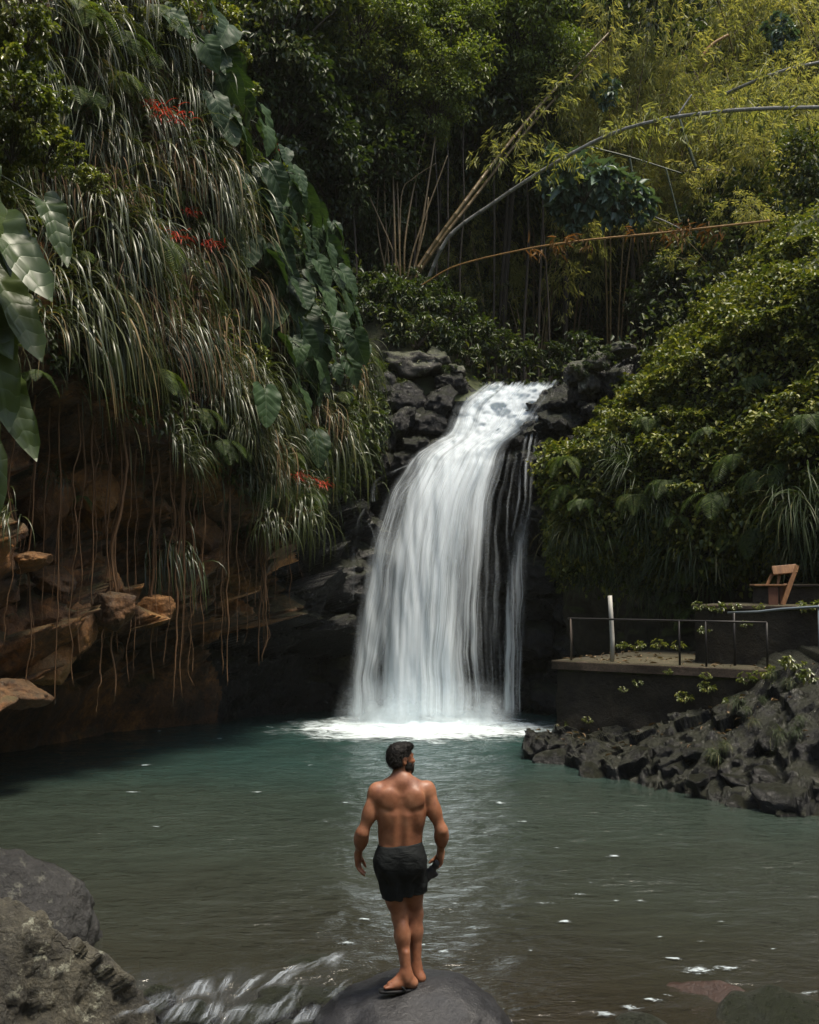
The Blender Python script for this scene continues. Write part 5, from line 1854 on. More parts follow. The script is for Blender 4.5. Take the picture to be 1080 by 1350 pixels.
cl0 = at(538, 374, 31)
clump = thing('bamboo_clump', 'fan of tan bamboo culms rising above the left lip of the fall', 'bamboo', cl0)
CLU = [[(540, 370, 31), (575, 318, 31), (616, 262, 31), (660, 203, 31.5), (722, 128, 32), (806, 40, 33)], [(544, 372, 31.2), (585, 312, 31.2), (630, 255, 31.4), (680, 190, 31.8), (730, 132, 32.5), (790, 70, 33)],
       [(528, 372, 31), (526, 300, 31), (522, 190, 31.5)], [(522, 372, 31), (520, 290, 31), (516, 170, 31.5)], [(533, 370, 31), (535, 310, 31), (552, 215, 31.5), (566, 160, 31.5)], [(546, 360, 31), (556, 300, 31), (574, 180, 31.5)],
       [(530, 372, 31), (518, 330, 31), (484, 252, 31)], [(515, 372, 31.4), (508, 280, 31.4), (506, 180, 31.6)], [(536, 374, 30.8), (548, 320, 30.8), (590, 205, 31)], [(541, 372, 30.9), (560, 300, 30.9), (565, 260, 31)],
       [(527, 330, 31), (530, 255, 31), (545, 235, 31), (575, 215, 31)], [(512, 372, 31.4), (498, 300, 31.4), (500, 220, 31.5)], [(505, 372, 31.5), (512, 310, 31.5), (530, 200, 31.7)]]
ps = []
for k, pts in enumerate(CLU):
    P = curve3([at(*p) for p in pts], 60) - cl0
    ps.append(P)
    r = [.058, .05, .028, .032, .028, .034, .028, .025, .025, .03, .018, .025, .02][k]
    link('culm', mesh('culm', *culm_tube(P, r, r * .6, 8), M['culm_tan']), clump)
V, Q = bamboo_foliage([ps[0][34:], ps[1][30:]], 760, 60, .9)
link('foliage', mesh('foliage', V, Q, M['bamboo_leaf']), clump)

# ------------------------------------------------------------------ trees
def tree_proto(seed, mat, label=None):
    f, b = clump_mesh('crown', seed, 7500 if mat == 'tree_dark' else 5200, (3.0, 3.0, 2.6), .26, .13, M[mat], 46 if mat == 'tree_dark' else 70, .75)
    o = thing('forest_tree', label, 'tree')
    link('crown', f, o)
    rs = np.random.RandomState(seed)
    t = np.linspace(0, 1, 24)
    p = np.stack([fbm(np.stack([t * 2, 0 * t + seed, 0 * t], 1), 2) * .8, fbm(np.stack([t * 2, 0 * t + seed, 0 * t + 4], 1), 2) * .8, -24 + 25.5 * t], 1)
    tr = link('trunk', mesh('trunk', *tube(p, np.linspace(.075, .035, 24) * (1 + .3 * fbm(np.stack([t * 9, 0 * t + seed, 0 * t], 1), 2)), 8), M['bark']), o)
    link('branches', b, o)
    return o


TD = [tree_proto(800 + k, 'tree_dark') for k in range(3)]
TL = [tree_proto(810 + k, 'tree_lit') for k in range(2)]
rs = np.random.RandomState(43)


def place_tree(protos, px, py, D, s, lst):
    pr = protos[len(lst) % len(protos)]
    c = at(px, py, D)
    if pr.get('placed'):
        o = copy_tree(pr, c, (0, 0, rs.uniform(0, 6.28)), s)
        if 'placed' in o:
            del o['placed']
    else:
        o = pr
        o['placed'] = 1
        o.location = tuple(float(v) for v in c)
        o.scale = (s, s, s)
    lst.append(o)


dk = []
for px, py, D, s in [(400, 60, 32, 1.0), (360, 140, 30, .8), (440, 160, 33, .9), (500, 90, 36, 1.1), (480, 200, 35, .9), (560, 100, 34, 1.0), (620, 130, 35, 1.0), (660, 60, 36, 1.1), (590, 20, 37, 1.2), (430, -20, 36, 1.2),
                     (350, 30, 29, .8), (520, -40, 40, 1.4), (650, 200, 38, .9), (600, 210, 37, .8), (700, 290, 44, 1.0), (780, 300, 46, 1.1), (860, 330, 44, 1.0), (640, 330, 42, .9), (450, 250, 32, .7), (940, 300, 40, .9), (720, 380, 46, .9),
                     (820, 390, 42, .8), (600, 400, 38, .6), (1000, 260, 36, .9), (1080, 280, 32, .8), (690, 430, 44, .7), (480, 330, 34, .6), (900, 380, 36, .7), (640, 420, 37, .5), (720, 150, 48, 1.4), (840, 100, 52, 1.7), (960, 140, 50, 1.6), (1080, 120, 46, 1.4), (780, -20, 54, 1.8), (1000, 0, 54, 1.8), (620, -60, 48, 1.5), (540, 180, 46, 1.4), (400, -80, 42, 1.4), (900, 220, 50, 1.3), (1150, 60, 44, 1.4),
                     (560, -150, 35, 1.5), (660, -160, 36, 1.6), (740, -170, 37, 1.6), (610, -120, 39, 1.5), (820, -170, 38, 1.5)]:  # last row: high crowns added to keep the ravine in shade
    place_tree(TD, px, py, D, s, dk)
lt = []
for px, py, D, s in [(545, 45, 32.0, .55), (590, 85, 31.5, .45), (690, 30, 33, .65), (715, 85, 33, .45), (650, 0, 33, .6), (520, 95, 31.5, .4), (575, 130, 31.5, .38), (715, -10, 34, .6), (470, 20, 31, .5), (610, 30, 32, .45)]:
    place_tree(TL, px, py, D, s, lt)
for o in dk + lt:
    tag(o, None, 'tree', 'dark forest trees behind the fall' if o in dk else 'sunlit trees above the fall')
for pr in BP + BPD + TD + TL:
    if 'placed' in pr:
        del pr['placed']
label_rows(dk, lambda o: 'dark green forest tree behind the fall', 7, where='{r} row')
label_rows(lt, lambda o: 'lighter green tree with painted sunlight above the gap', 2, where='{r} row')
CEC = [clump_mesh('foliage', 620 + k, 240, (1.1, 1.1, 1.0), .46, .30, M['cecropia'], 16, wide=.35) for k in range(2)]
lst = []
for px, py, D, s in [(800, 120, 33, .42), (1028, 38, 33, .45), (770, 235, 31, .8), (810, 250, 31, .75), (745, 255, 31.5, .6), (835, 275, 31, .5), (725, 225, 32, .5), (760, 275, 31.5, .6)]:
    lst.append(shrub(at(px, py, D), s, None, 'blue green broad leaved bushes', CEC, rs, 'broad_leaved_bush', 'bush'))
DSH = [clump_mesh('foliage', 630 + k, 700, (.8, .8, .65), .17, .08, M['tree_dark'], 20) for k in range(2)]
ms = []
for px, py, D, s in [(500, 385, 30, .9), (530, 395, 30, 1.0), (560, 395, 30.4, .9), (590, 410, 30.6, .9), (515, 430, 29.6, .9), (550, 435, 29.6, .9), (585, 445, 30, .8), (620, 440, 31, .9), (650, 455, 31, .8), (480, 400, 29.6, .8), (620, 470, 30.5, .5), (680, 465, 31, .7),
                     (720, 470, 31, .7), (760, 460, 31, .8), (512, 486, 28.9, .38), (556, 474, 29, .34), (590, 488, 29, .26), (792, 474, 27.3, .36), (768, 486, 27.2, .28), (530, 506, 28.6, .26), (812, 464, 27.5, .4), (545, 375, 31.2, .7), (515, 368, 31.4, .7), (575, 378, 31.6, .6)]:
    ms.append(shrub(at(px, py, D), s, None, 'dark bushes on the lip of the fall', DSH, rs, 'dark_bush', 'bush'))
label_rows(ms, lambda o: 'dark leafy bush above the lip of the fall', 3, where='{r} row')
label_rows(lst, lambda o: 'blue green broad leaved bush among the bamboo', 2, where='{r} row')

# forest floor plants that hide the slopes behind
n = 64000
X, Y = rs.uniform(-30, 40, n), 29.5 + 48 * rs.uniform(0, 1, n) ** 1.3
Z = valley(X, Y)
P = np.stack([X, Y, Z], 1)
pr = proj(P)
keep = (pr[:, 0] > -100) & (pr[:, 0] < 1180) & (pr[:, 1] > -150)
P = P[keep]
n = len(P)
P[:, 2] += rs.uniform(0, 1, n) ** 2 * (1.0 + 1.6 * np.clip(fbm(P * .5, 3) + .3, 0, 1))
V, Q = leaves(P, unit(rs.normal(size=(n, 3)) + np.array((0, -.6, -.3))), unit(np.array((0, -.4, 1.)) + rs.normal(size=(n, 3)) * .4), rs.uniform(.10, .26, n), rs.uniform(.05, .12, n))
o = link('undergrowth', mesh('undergrowth', V, Q, M['tree_dark']))
tag(o, 'dark undergrowth on the slopes behind the fall', 'undergrowth', kind='stuff')
# ------------------------------------------------------------------ the man on the boulder
class SDF:
    """a smooth union of soft shapes on a grid, turned into one continuous skin"""

    def __init__(s, lo, hi, h):
        s.lo, s.h = np.array(lo, float), h
        s.n = np.ceil((np.array(hi) - s.lo) / h).astype(int) + 1
        s.f = np.full(s.n, 0.5, np.float32)

    def region(s, lo, hi):
        a = np.clip(np.floor((np.asarray(lo) - s.lo) / s.h).astype(int), 0, s.n - 1)
        b = np.clip(np.ceil((np.asarray(hi) - s.lo) / s.h).astype(int) + 1, 1, s.n)
        sl = tuple(slice(i, j) for i, j in zip(a, b))
        g = np.meshgrid(*[s.lo[k] + s.h * np.arange(a[k], b[k]) for k in range(3)], indexing='ij')
        return sl, np.stack(g, -1)

    def put(s, lo, hi, fn, k, op='add'):
        m = k + 0.02
        sl, X = s.region(np.asarray(lo) - m, np.asarray(hi) + m)
        if X.size == 0:
            return
        d = fn(X).astype(np.float32)
        f = s.f[sl]
        if op == 'add':
            h = np.maximum(k - np.abs(f - d), 0) / k
            s.f[sl] = np.minimum(f, d) - h * h * k * .25
        elif op == 'cut':
            h = np.maximum(k - np.abs(f + d), 0) / k
            s.f[sl] = np.maximum(f, -d) + h * h * k * .25
        else:
            s.f[sl] = np.maximum(f, d)

    def ell(s, c, r, k=.04, rot=None, op='add'):
        c, r = np.asarray(c, float), np.asarray(r, float)
        Rm = np.array(rot) if rot is not None else np.eye(3)
        R_ = np.max(r)

        def fn(X):
            p = (X - c) @ Rm
            k0 = np.linalg.norm(p / r, axis=-1)
            k1 = np.linalg.norm(p / (r * r), axis=-1) + 1e-9
            return k0 * (k0 - 1) / k1
        s.put(c - R_, c + R_, fn, k, op)

    def cap(s, a, b, ra, rb, k=.03, op='add'):
        a, b = np.asarray(a, float), np.asarray(b, float)
        rm = max(ra, rb)

        def fn(X):
            ab = b - a
            t = np.clip(((X - a) @ ab) / (ab @ ab), 0, 1)
            return np.linalg.norm(X - a - t[..., None] * ab, axis=-1) - (ra + (rb - ra) * t)
        s.put(np.minimum(a, b) - rm, np.maximum(a, b) + rm, fn, k, op)

    def chain(s, pts, radii, k=.02):
        for (a, b), (ra, rb) in zip(zip(pts, pts[1:]), zip(radii, radii[1:])):
            s.cap(a, b, ra, rb, k)

    def mesh(s):
        f = s.f
        neg = f < 0
        n = np.array(f.shape)
        cnt = np.zeros(n - 1, np.int8)
        for i in (0, 1):
            for j in (0, 1):
                for k in (0, 1):
                    cnt += neg[i:n[0] - 1 + i, j:n[1] - 1 + j, k:n[2] - 1 + k]
        idx = np.argwhere((cnt > 0) & (cnt < 8))
        vid = np.full(n - 1, -1, np.int32)
        vid[tuple(idx.T)] = np.arange(len(idx))
        acc = np.zeros((len(idx), 3))
        w = np.zeros(len(idx))
        C = [(i, j, k) for i in (0, 1) for j in (0, 1) for k in (0, 1)]
        for a in C:
            for b in C:
                if sum(abs(x - y) for x, y in zip(a, b)) != 1 or a > b:
                    continue
                fa = f[tuple((idx + a).T)].astype(float)
                fb = f[tuple((idx + b).T)].astype(float)
                m = (fa < 0) != (fb < 0)
                t = fa[m] / (fa[m] - fb[m])
                acc[m] += np.array(a) + t[:, None] * (np.array(b) - np.array(a))
                w[m] += 1
        V = s.lo + s.h * (idx + acc / w[:, None])
        Q = []
        for ax in range(3):
            o1, o2 = (ax + 1) % 3, (ax + 2) % 3
            sh = [slice(None)] * 3
            sa, sb = list(sh), list(sh)
            sa[ax], sb[ax] = slice(0, -1), slice(1, None)
            A_, B_ = neg[tuple(sa)], neg[tuple(sb)]
            for flip in (0, 1):
                e = np.argwhere((A_ & ~B_) if not flip else (~A_ & B_))
                e = e[(e[:, o1] > 0) & (e[:, o2] > 0) & (e[:, o1] < n[o1] - 1) & (e[:, o2] < n[o2] - 1)]
                if not len(e):
                    continue
                d1, d2 = np.zeros(3, int), np.zeros(3, int)
                d1[o1], d2[o2] = 1, 1
                q = np.stack([vid[tuple((e - d1 - d2).T)], vid[tuple((e - d2).T)], vid[tuple(e.T)], vid[tuple((e - d1).T)]], 1)
                Q.append(q[:, ::-1] if flip else q)
        return V, np.concatenate(Q)


def relax(V, Q, it=2, lam=.5):
    E = np.concatenate([Q[:, [0, 1]], Q[:, [1, 2]], Q[:, [2, 3]], Q[:, [3, 0]]])
    for _ in range(it):
        S = np.zeros_like(V)
        c = np.zeros(len(V))
        for a, b in ((0, 1), (1, 0)):
            np.add.at(S, E[:, a], V[E[:, b]])
            np.add.at(c, E[:, a], 1)
        V = V * (1 - lam) + lam * S / c[:, None]
    return V


def rotz(a):
    c, s_ = math.cos(a), math.sin(a)
    return np.array([[c, -s_, 0], [s_, c, 0], [0, 0, 1.0]])


FOOT = at(537, 1301, 8.05)
BODY = .945
# joints, metres from the point between the feet; x to the right, y away from the camera
HIPL, HIPR = np.array((-.135, .01, .90)), np.array((.035, .05, .91))
KNL, KNR = np.array((-.052, .035, .485)), np.array((.058, .115, .49))
ANL, ANR = np.array((-.005, -.045, .095)), np.array((.065, .10, .10))
SHL, SHR_ = np.array((-.225, .0, 1.405)), np.array((.145, .035, 1.415))
ELL, ELR = np.array((-.328, -.03, 1.11)), np.array((.252, .0, 1.125))
WRL, WRR = np.array((-.365, .09, .935)), np.array((.25, .11, .945))

B_ = SDF((-.50, -.3, -.02), (.39, .34, 1.79), .0052)
sp = lambda x, y, z: np.array((x, y, z))
# trunk
B_.ell((-.05, .03, .96), (.155, .115, .13), .05)
B_.ell((-.052, .025, 1.07), (.158, .106, .13), .06)
B_.ell((-.05, .03, 1.17), (.160, .108, .14), .07)
B_.ell((-.043, .03, 1.30), (.172, .112, .16), .07)
B_.ell((-.04, .045, 1.38), (.165, .10, .10), .06)
for sgn in (-1, 1):                                   # lats, shoulder blades, trapezius, back columns
    cx = -.042
    B_.ell((cx + sgn * .112, -.012, 1.265), (.064, .072, .14), .045, rotz(sgn * -.35))
    B_.ell((cx + sgn * .10, -.064, 1.365), (.070, .030, .072), .035)
    B_.cap((cx + sgn * .035, .01, 1.505), (cx + sgn * .165, .012, 1.438), .040, .032, .06)
    B_.cap((cx + sgn * .03, -.01, 1.46), (cx + sgn * .11, -.025, 1.41), .035, .03, .06)
    B_.cap((cx - .006 + sgn * .036, -.046, 1.02), (cx + sgn * .034, -.060, 1.24), .024, .024, .05)
    B_.ell((cx + sgn * .085, .125, 1.36), (.08, .035, .06), .04)
    B_.ell((-.05 + sgn * .075, -.03, .92), (.085, .085, .095), .04)
B_.cap((-.05, -.100, 1.0), (-.042, -.112, 1.36), .011, .013, .05, 'cut')
for sgn in (-1, 1):
    B_.cap((-.042 + sgn * .05, -.118, 1.275), (-.042 + sgn * .16, -.085, 1.30), .006, .006, .03, 'cut')
# neck
B_.cap((-.045, .035, 1.42), (-.05, .05, 1.56), .066, .056, .045)
# arms
for S_, E_, W_, sg in ((SHL, ELL, WRL, -1), (SHR_, ELR, WRR, 1)):
    B_.ell(S_ + sp(sg * .005, .0, -.015), (.062, .064, .082), .04)
    B_.cap(S_, S_ * .45 + E_ * .55, .049, .046, .035)
    B_.cap(S_ * .5 + E_ * .5, E_, .048, .038, .03)
    B_.ell(S_ * .52 + E_ * .48 + sp(sg * .004, -.022, .0), (.036, .032, .085), .03)
    B_.ell(S_ * .55 + E_ * .45 + sp(0, .026, 0), (.036, .032, .075), .03)
    m = E_ * .72 + W_ * .28
    B_.cap(E_, m, .037, .040, .04)
    B_.ell(m + sp(sg * .005, 0, .0), (.041, .038, .085), .04)
    B_.cap(m, W_, .039, .025, .04)


def hand(W_, dirv, side, palm_n, curls, thumb_d, S=B_):
    """palm and five separate fingers; side: towards the thumb, palm_n: out of the palm"""
    d = dirv / np.linalg.norm(dirv)
    side = side - d * (side @ d)
    side /= np.linalg.norm(side)
    pn = palm_n - d * (palm_n @ d) - side * (palm_n @ side)
    pn /= np.linalg.norm(pn)
    c = W_ + d * .05
    Rm = np.stack([side, d, pn], 1)
    S.ell(c, (.039, .055, .018), .018, Rm)
    S.cap(W_, W_ + d * .03, .026, .026, .02)
    for j, (off, ln, r) in enumerate([(.029, .072, .0092), (.010, .080, .0095), (-.009, .074, .0092), (-.027, .058, .0082)]):
        b = W_ + d * (.092 - .006 * abs(j - 1)) + side * off
        ang, q, pts, dd = 0, b, [b - d * .02], d
        for seg, cv in zip((.45, .31, .24), curls[j]):
            ang += cv
            v = d * math.cos(ang) + pn * math.sin(ang)
            pts.append(q)
            q = q + v * ln * seg * 1.12
        pts.append(q)
        S.chain(pts, [r, r, r * .95, r * .9, r * .78][:len(pts)], .006)
    t0 = W_ + d * .025 + side * .022 + pn * .006
    t1 = t0 + thumb_d[0] * .042
    t2 = t1 + thumb_d[1] * .034
    t3 = t2 + thumb_d[1] * .026
    S.chain([t0, t1, t2, t3], [.015, .0115, .0105, .0085], .01)


hand(WRL, sp(-.02, .12, -1.0), sp(.35, .8, 0), sp(1, -.2, .1), [(.35, .45, .3), (.3, .5, .35), (.4, .5, .35), (.5, .5, .3)],
     [unit(sp(.35, .55, -.75)), unit(sp(.4, .25, -.9))])
hand(WRR, sp(-.05, .15, -1.0), sp(-.35, .85, 0), sp(-1, -.25, .1), [(.55, .8, .6), (.6, .85, .6), (.65, .85, .6), (.7, .85, .6)],
     [unit(sp(-.5, .45, -.7)), unit(sp(-.75, -.1, -.6))])
# legs
for H_, K_, A_, sg in ((HIPL, KNL, ANL, -1), (HIPR, KNR, ANR, 1)):
    B_.cap(H_, K_, .088, .056, .05)
    B_.ell(H_ * .6 + K_ * .4 + sp(0, -.012, 0), (.075, .08, .19), .04)
    B_.ell(K_ + sp(0, .012, 0), (.052, .055, .06), .03)
    m = K_ * .70 + A_ * .30
    B_.cap(K_, m, .052, .055, .03)
    B_.ell(m + sp(-.008 * sg, -.026, .0), (.05, .048, .105), .03)
    B_.cap(m, A_, .052, .034, .03)
    B_.cap(A_ + sp(0, -.036, -.03) if sg < 0 else A_ + sp(0, -.036, -.03), A_ + sp(0, -.012, .16), .016, .016, .045)
# feet: left one turned out to the left, the other pointing ahead and left


def foot(A_, d, S=B_):
    d = unit(np.array((d[0], d[1], 0.0)))
    sd = np.array((-d[1], d[0], 0.0))
    g = np.array((A_[0], A_[1], 0.0))
    heel = g - d * .045 + sp(0, 0, .040)
    S.cap(A_ + sp(0, 0, .02), heel, .038, .034, .03)
    S.cap(heel, g + d * .06 + sp(0, 0, .042), .034, .034, .03)
    S.cap(A_ + d * .02, g + d * .11 + sp(0, 0, .036), .036, .024, .04)
    S.cap(g + d * .05 + sp(0, 0, .036) + sd * .015, g + d * .125 + sd * .018 + sp(0, 0, .032), .026, .02, .03)
    S.cap(g + d * .05 + sp(0, 0, .036) - sd * .015, g + d * .12 - sd * .024 + sp(0, 0, .032), .024, .019, .03)
    for j, (o_, l_, r_) in enumerate([(.034, .150, .0115), (.014, .156, .0095), (-.002, .15, .009), (-.018, .14, .0085), (-.033, .127, .008)]):
        q = sd * o_ * (1 if True else -1)
        S.cap(g + d * .11 + q + sp(0, 0, .03), g + d * (l_ + .01) + q + sp(0, 0, .026), r_, r_ * .95, .006)
    return d, sd, g


FD_L, FD_R = np.array((-.98, -.18)), np.array((-.72, .7))
foot(ANL, FD_L)
foot(ANR, FD_R)
# head: turned to the right
HC_ = np.array((-.048, .055, 1.645))
YAW = R(-62)
Rh = rotz(YAW)
hp = lambda x, y, z: HC_ + Rh @ np.array((x, y, z))          # x: his right, y: face, z: up
B_.ell(hp(0, -.012, .018), (.074, .094, .086), .02, Rh)
B_.ell(hp(0, .025, -.02), (.064, .07, .085), .03, Rh)
B_.ell(hp(0, .045, -.07), (.048, .048, .042), .03, Rh)
B_.ell(hp(0, .072, -.092), (.024, .02, .018), .02, Rh)
B_.cap(hp(-.05, .01, -.06), hp(0, .07, -.09), .022, .018, .03)
B_.cap(hp(.05, .01, -.06), hp(0, .07, -.09), .022, .018, .03)
B_.cap(hp(0, .09, .012), hp(0, .107, -.028), .009, .013, .014)       # nose
B_.ell(hp(0, .10, -.032), (.018, .014, .010), .01, Rh)
B_.cap(hp(-.036, .078, .024), hp(.036, .078, .024), .010, .010, .016)  # brow
for sgn in (-1, 1):
    B_.ell(hp(sgn * .031, .094, .006), (.014, .012, .009), .012, Rh, 'cut')
    B_.ell(hp(sgn * .045, .068, -.022), (.018, .018, .014), .02, Rh)
    B_.ell(hp(sgn * .078, -.008, -.012), (.009, .020, .031), .008, Rh)    # ear
    B_.ell(hp(sgn * .087, -.002, -.010), (.006, .011, .019), .006, Rh, 'cut')
B_.cap(hp(-.018, .094, -.060), hp(.018, .094, -.060), .007, .007, .008)
B_.cap(hp(-.016, .092, -.071), hp(.016, .092, -.071), .008, .008, .008)
V, Q = B_.mesh()
V = relax(V, Q, 1, .4)
man = thing('person', 'man in black shorts seen from behind on a boulder, head turned right', 'person', FOOT, scale=BODY)
link('body', mesh('body', V, Q, M['skin']), man)

# hair, beard, brows
Hh = SDF(HC_ - .16, HC_ + .16, .0045)
Hh.ell(hp(0, -.018, .030), (.080, .099, .088), .02, Rh)
Hh.ell(hp(0, -.042, -.020), (.070, .062, .055), .03, Rh)
Hh.ell(hp(0, .05, .085), (.055, .05, .032), .03, Rh)
Hh.ell(hp(0, .115, -.01), (.090, .075, .075), .02, Rh, 'cut')
Hh.ell(hp(.085, .012, -.035), (.03, .032, .04), .012, Rh, 'cut')
Hh.ell(hp(-.085, .012, -.035), (.03, .032, .04), .012, Rh, 'cut')
V, Q = Hh.mesh()
n = fbm(V * 60, 3)
ctr = hp(0, -.02, 0.0)
V = V + unit(V - ctr) * (n * .006)[:, None]
Hm = MB().add(V, [Q])
rs = np.random.RandomState(51)
k = rs.randint(0, len(V), 2600)
nr = unit(V[k] - ctr)
hd = unit(nr * .45 + np.array((0, 0, -.5)) + (Rh @ np.array((0, .35, .35))) * (V[k][:, 2] > HC_[2] + .05)[:, None] + rs.normal(size=(2600, 3)) * .25)
bv, bq = blades(V[k], unit(hd + nr * .35), rs.uniform(.010, .022, 2600), .0024, 1.2, 3)
Hm.add(bv, bq)
Hm.build('hair', M['hair'], man)
Bd = SDF(HC_ - .18, HC_ + .16, .004)
Bd.ell(hp(0, .046, -.074), (.054, .054, .045), .02, Rh)
Bd.ell(hp(0, .076, -.095), (.030, .026, .024), .02, Rh)
for sgn in (-1, 1):
    Bd.cap(hp(sgn * .066, .008, -.015), hp(sgn * .055, .02, -.065), .016, .026, .02)
    Bd.cap(hp(sgn * .055, .02, -.065), hp(0, .07, -.092), .025, .023, .02)
    Bd.ell(hp(sgn * .056, .04, -.05), (.016, .03, .03), .02, Rh)
    Bd.cap(hp(sgn * .024, .094, -.052), hp(sgn * .03, .088, -.075), .007, .009, .01)
Bd.cap(hp(-.02, .099, -.050), hp(.02, .099, -.050), .006, .006, .008)
Bd.ell(hp(0, .108, -.065), (.018, .014, .008), .006, Rh, 'cut')
V, Q = Bd.mesh()
V = V + unit(V - hp(0, .03, -.05)) * (fbm(V * 90, 3) * .004)[:, None]
link('beard', mesh('beard', V, Q, M['hair']), man)
for sgn in (-1, 1):
    ev, et = icos(2)
    link('eye', mesh('eye', ev * .0115, et, M['eye']), man, hp(sgn * .031, .079, .006))
    link('eyebrow', mesh('eyebrow', *tube(np.array([hp(sgn * .016, .091, .027), hp(sgn * .032, .089, .032), hp(sgn * .046, .076, .026)]), .004, 6), M['hair']), man)

# shorts: waist to mid thigh, loose, with a slanting waistband
S_ = SDF((-.36, -.26, .52), (.26, .32, 1.10), .0052)
S_.ell((-.05, .02, 1.0), (.164, .13, .14), .045)
S_.ell((-.05, .01, .91), (.162, .138, .17), .045)
for sgn in (-1, 1):
    S_.ell((-.05 + sgn * .075, -.035, .91), (.092, .095, .12), .05)
for H_, K_, sg in ((HIPL, KNL, -1), (HIPR, KNR, 1)):
    e = H_ * .42 + K_ * .58
    S_.cap(H_ + sp(sg * .003, 0, .0), e + sp(sg * .002, 0, 0), .107, .104, .05)
S_.cap((-.05, .0, .82), (-.02, .045, .60), .10, .085, .05)
X = np.stack(np.meshgrid(*[S_.lo[k] + S_.h * np.arange(S_.n[k]) for k in range(3)], indexing='ij'), -1)
ang = np.arctan2(X[..., 1] - .02, X[..., 0] + .05)
S_.f += ((np.sin(ang * 7 + X[..., 2] * 16) * .006 + np.sin(ang * 11 - X[..., 2] * 30 + 1) * .0035) * np.clip((1.0 - X[..., 2]) * 4, 0, 1)).astype(np.float32)
S_.f += (gnoise(np.stack([X[..., 0] * 9, X[..., 1] * 9, X[..., 2] * 17 + X[..., 0] * 9], -1)) * .006).astype(np.float32)
# a fold runs across the seat
fold = np.abs(X[..., 2] - (.90 - .30 * (X[..., 0] + .2)))
S_.f -= (np.exp(-(fold / .018) ** 2) * .0025 * (X[..., 1] < .1)).astype(np.float32)
waist = 1.030 + .09 * (X[..., 0] + .05)
hem = np.where(X[..., 0] < -.03 + .0 * X[..., 0], .632, .655 + .08 * (X[..., 0])) + .004 * np.sin(ang * 9)

S_.f = np.maximum(S_.f, np.maximum(X[..., 2] - waist, hem - X[..., 2]).astype(np.float32))
# hollow legs: the cloth is a shell under the hem
inn = S_.f + .012
low = np.clip((.75 - X[..., 2]) / .05, 0, 1)
V, Q = S_.mesh()
V = relax(V, Q, 1, .35)
sh = link('shorts', mesh('shorts', V, Q, M['shorts']), man)
# waistband
n = 72
a = np.linspace(0, 2 * np.pi, n, endpoint=False)
rx, ry = .158, .124
path = np.stack([-.05 + rx * np.cos(a), .028 + ry * np.sin(a), 1.012 + .09 * rx * np.cos(a)], 1)
rows = [path + sp(0, 0, z) + np.stack([np.cos(a), np.sin(a), 0 * a], 1) * b for z, b in ((-.018, .0), (-.014, .006), (.014, .005), (.018, -.003))]
V = np.concatenate(rows)
i = np.arange(4 * n).reshape(4, n)
j = np.roll(i, -1, 1)
link('waistband', mesh('waistband', V, np.stack([i[:-1].ravel(), j[:-1].ravel(), j[1:].ravel(), i[1:].ravel()], 1), M['shorts']), sh)

# sandals
for A_, d2 in ((ANL, FD_L), (ANR, FD_R)):
    d = unit(np.array((d2[0], d2[1], 0.0)))
    sd_ = np.array((-d[1], d[0], 0.0))
    g = np.array((A_[0], A_[1], 0.0))
    t = np.linspace(0, 2 * np.pi, 40, endpoint=False)
    lx = .055 + .148 * np.cos(t)
    wy = (.043 + .010 * np.cos(t)) * np.sign(np.sin(t)) * np.abs(np.sin(t)) ** .7
    ring = g + lx[:, None] * d + wy[:, None] * sd_
    V = np.concatenate([ring + sp(0, 0, -.014), ring * 1 + sp(0, 0, .006), [g + d * .055 + sp(0, 0, -.014), g + d * .055 + sp(0, 0, .006)]])
    i, j = np.arange(40), np.roll(np.arange(40), -1)
    sl = link('sandal', mesh('sandal', V, [np.stack([i, j, j + 40, i + 40], 1), np.concatenate([np.stack([j, i, np.full(40, 80)], 1), np.stack([i + 40, j + 40, np.full(40, 81)], 1)])], M['rubber']), man)
    for s2 in (-1, 1):
        p = np.array([g + d * .125 + sd_ * .012 + sp(0, 0, .012), g + d * .115 + sd_ * (.012 + s2 * .008) + sp(0, 0, .056), g + d * .07 + sd_ * s2 * .034 + sp(0, 0, .058), g + d * .03 + sd_ * s2 * .042 + sp(0, 0, .022), g + d * .015 + sd_ * s2 * .04 + sp(0, 0, .0)])
        q = np.stack([np.interp(np.linspace(0, 4, 20), np.arange(5), p[:, k]) for k in range(3)], 1)
        link('strap', mesh('strap', *tube(q, .009, 6), M['rubber']), sl)

# the small black thing in his right hand
hx = WRR + sp(-.040, -.03, -.100)
mb = MB()
for k, (dx, dy, dz, r) in enumerate([(0, 0, 0, .030), (-.022, .008, -.028, .028), (-.044, .012, -.052, .031), (-.054, .0, -.072, .022), (-.012, .016, -.058, .02), (-.02, -.012, -.012, .022)]):
    pass
H2 = SDF(hx - .14, hx + .1, .004)
for dx, dy, dz, r in [(.004, 0, .016, .022), (-.02, .006, -.022, .024), (-.045, .01, -.05, .030), (-.055, 0, -.078, .018), (-.014, .014, -.058, .015), (.006, .012, -.05, .012)]:
    H2.ell(hx + sp(dx * 1.15, dy, dz * 1.15), (r * 1.1, r * .95, r * 1.35), .018)
V, Q = H2.mesh()
V = V + unit(V - hx) * (ridged(V * 30, 2) * .004)[:, None]
V = V * BODY + FOOT
c0 = V.mean(0)
hb_ = link('crumpled_cloth', mesh('crumpled_cloth', V - c0, Q, M['black_cloth']), loc=c0)
tag(hb_, "small crumpled black item held in the man's right hand", 'cloth')
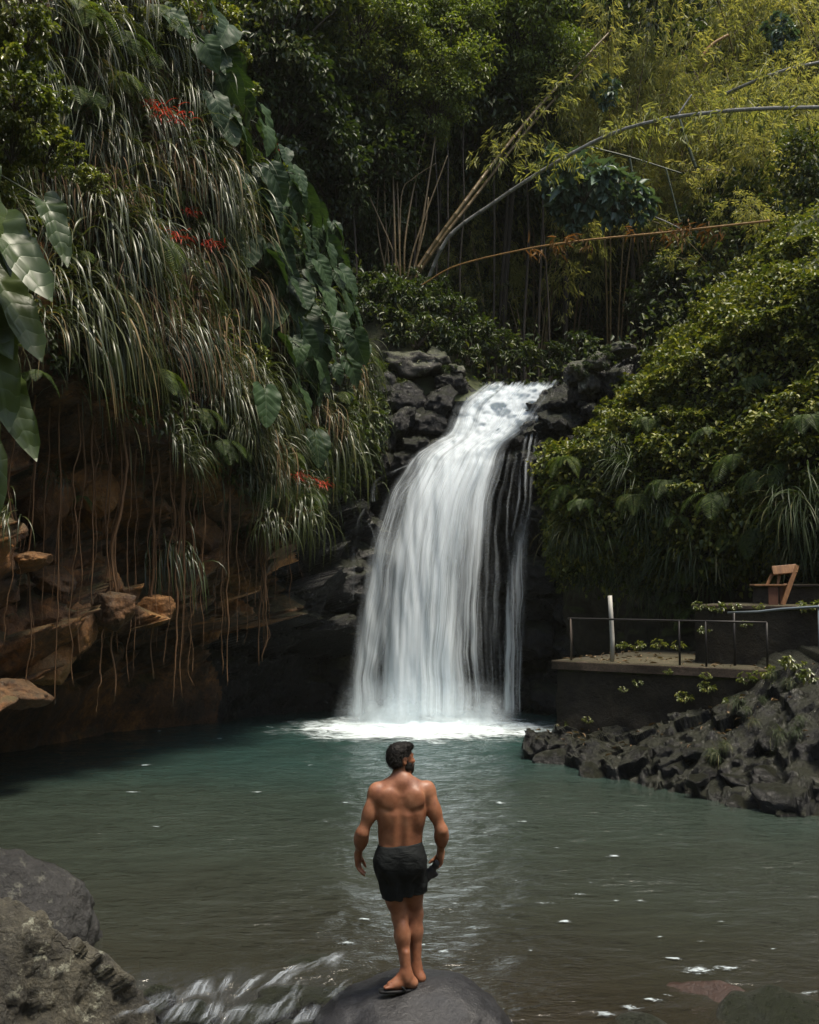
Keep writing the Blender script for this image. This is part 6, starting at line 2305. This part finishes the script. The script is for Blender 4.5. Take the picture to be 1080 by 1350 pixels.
# ------------------------------------------------------------------ light and camera
SUN_EL, SUN_AZ = R(74), R(120)          # azimuth measured from +Y (up the valley) towards +X
w = bpy.data.worlds.new("World")
scene.world = w
w.use_nodes = True
nt = w.node_tree
nt.nodes.clear()
sky = nt.nodes.new('ShaderNodeTexSky')
sky.sky_type = 'NISHITA'
sky.sun_disc = False
sky.sun_elevation = SUN_EL
sky.sun_rotation = SUN_AZ
sky.air_density = 1.0
sky.dust_density = 2.0
bg = nt.nodes.new('ShaderNodeBackground')
bg.inputs['Strength'].default_value = 0.10
wo = nt.nodes.new('ShaderNodeOutputWorld')
hs = nt.nodes.new('ShaderNodeHueSaturation')     # thin cloud greys the blue
hs.inputs['Saturation'].default_value = 0.8
nt.links.new(sky.outputs[0], hs.inputs['Color'])
nt.links.new(hs.outputs[0], bg.inputs[0])
nt.links.new(bg.outputs[0], wo.inputs[0])
sd = bpy.data.lights.new('sun', 'SUN')
sd.energy = 2.5
sd.angle = R(16)
sd.color = (1.0, 0.91, 0.75)
so = bpy.data.objects.new('sun', sd)
COL.objects.link(so)
dv = Vector((math.sin(SUN_AZ) * math.cos(SUN_EL), math.cos(SUN_AZ) * math.cos(SUN_EL), math.sin(SUN_EL)))
so.rotation_euler = dv.to_track_quat('Z', 'Y').to_euler()
so.location = (0, 0, 30)

# damp air of the gorge
V, P = box((0, 20, 44), (122, 152, 97))
t = NT('haze')
vol = t.n('VolumePrincipled', Density=0.0003)
vol.inputs['Color'].default_value = (.80, .82, .72, 1)
t.t.links.new(vol.outputs[0], t.out.inputs['Volume'])
o = link('haze', mesh('haze', V, P, t.m, shade=False))
o["kind"] = 'stuff'

cam = bpy.data.cameras.new('camera')
co = bpy.data.objects.new('camera', cam)
COL.objects.link(co)
co.location = (0, 0, HC)
co.rotation_euler = (math.pi / 2 + PITCH, 0, 0)
cam.sensor_fit = 'HORIZONTAL'
cam.sensor_width = 36
cam.lens = F / 1080 * 36
cam.clip_start = 0.1
cam.clip_end = 2000
scene.camera = co
scene.render.resolution_x, scene.render.resolution_y = 819, 1024
scene.view_settings.view_transform = 'Standard'
scene.view_settings.look = 'None'
scene.view_settings.exposure = 1.05
scene.view_settings.gamma = 1.0
scene.cycles.max_bounces = 8
scene.cycles.transparent_max_bounces = 16
scene.cycles.caustics_reflective = False
scene.cycles.caustics_refractive = False
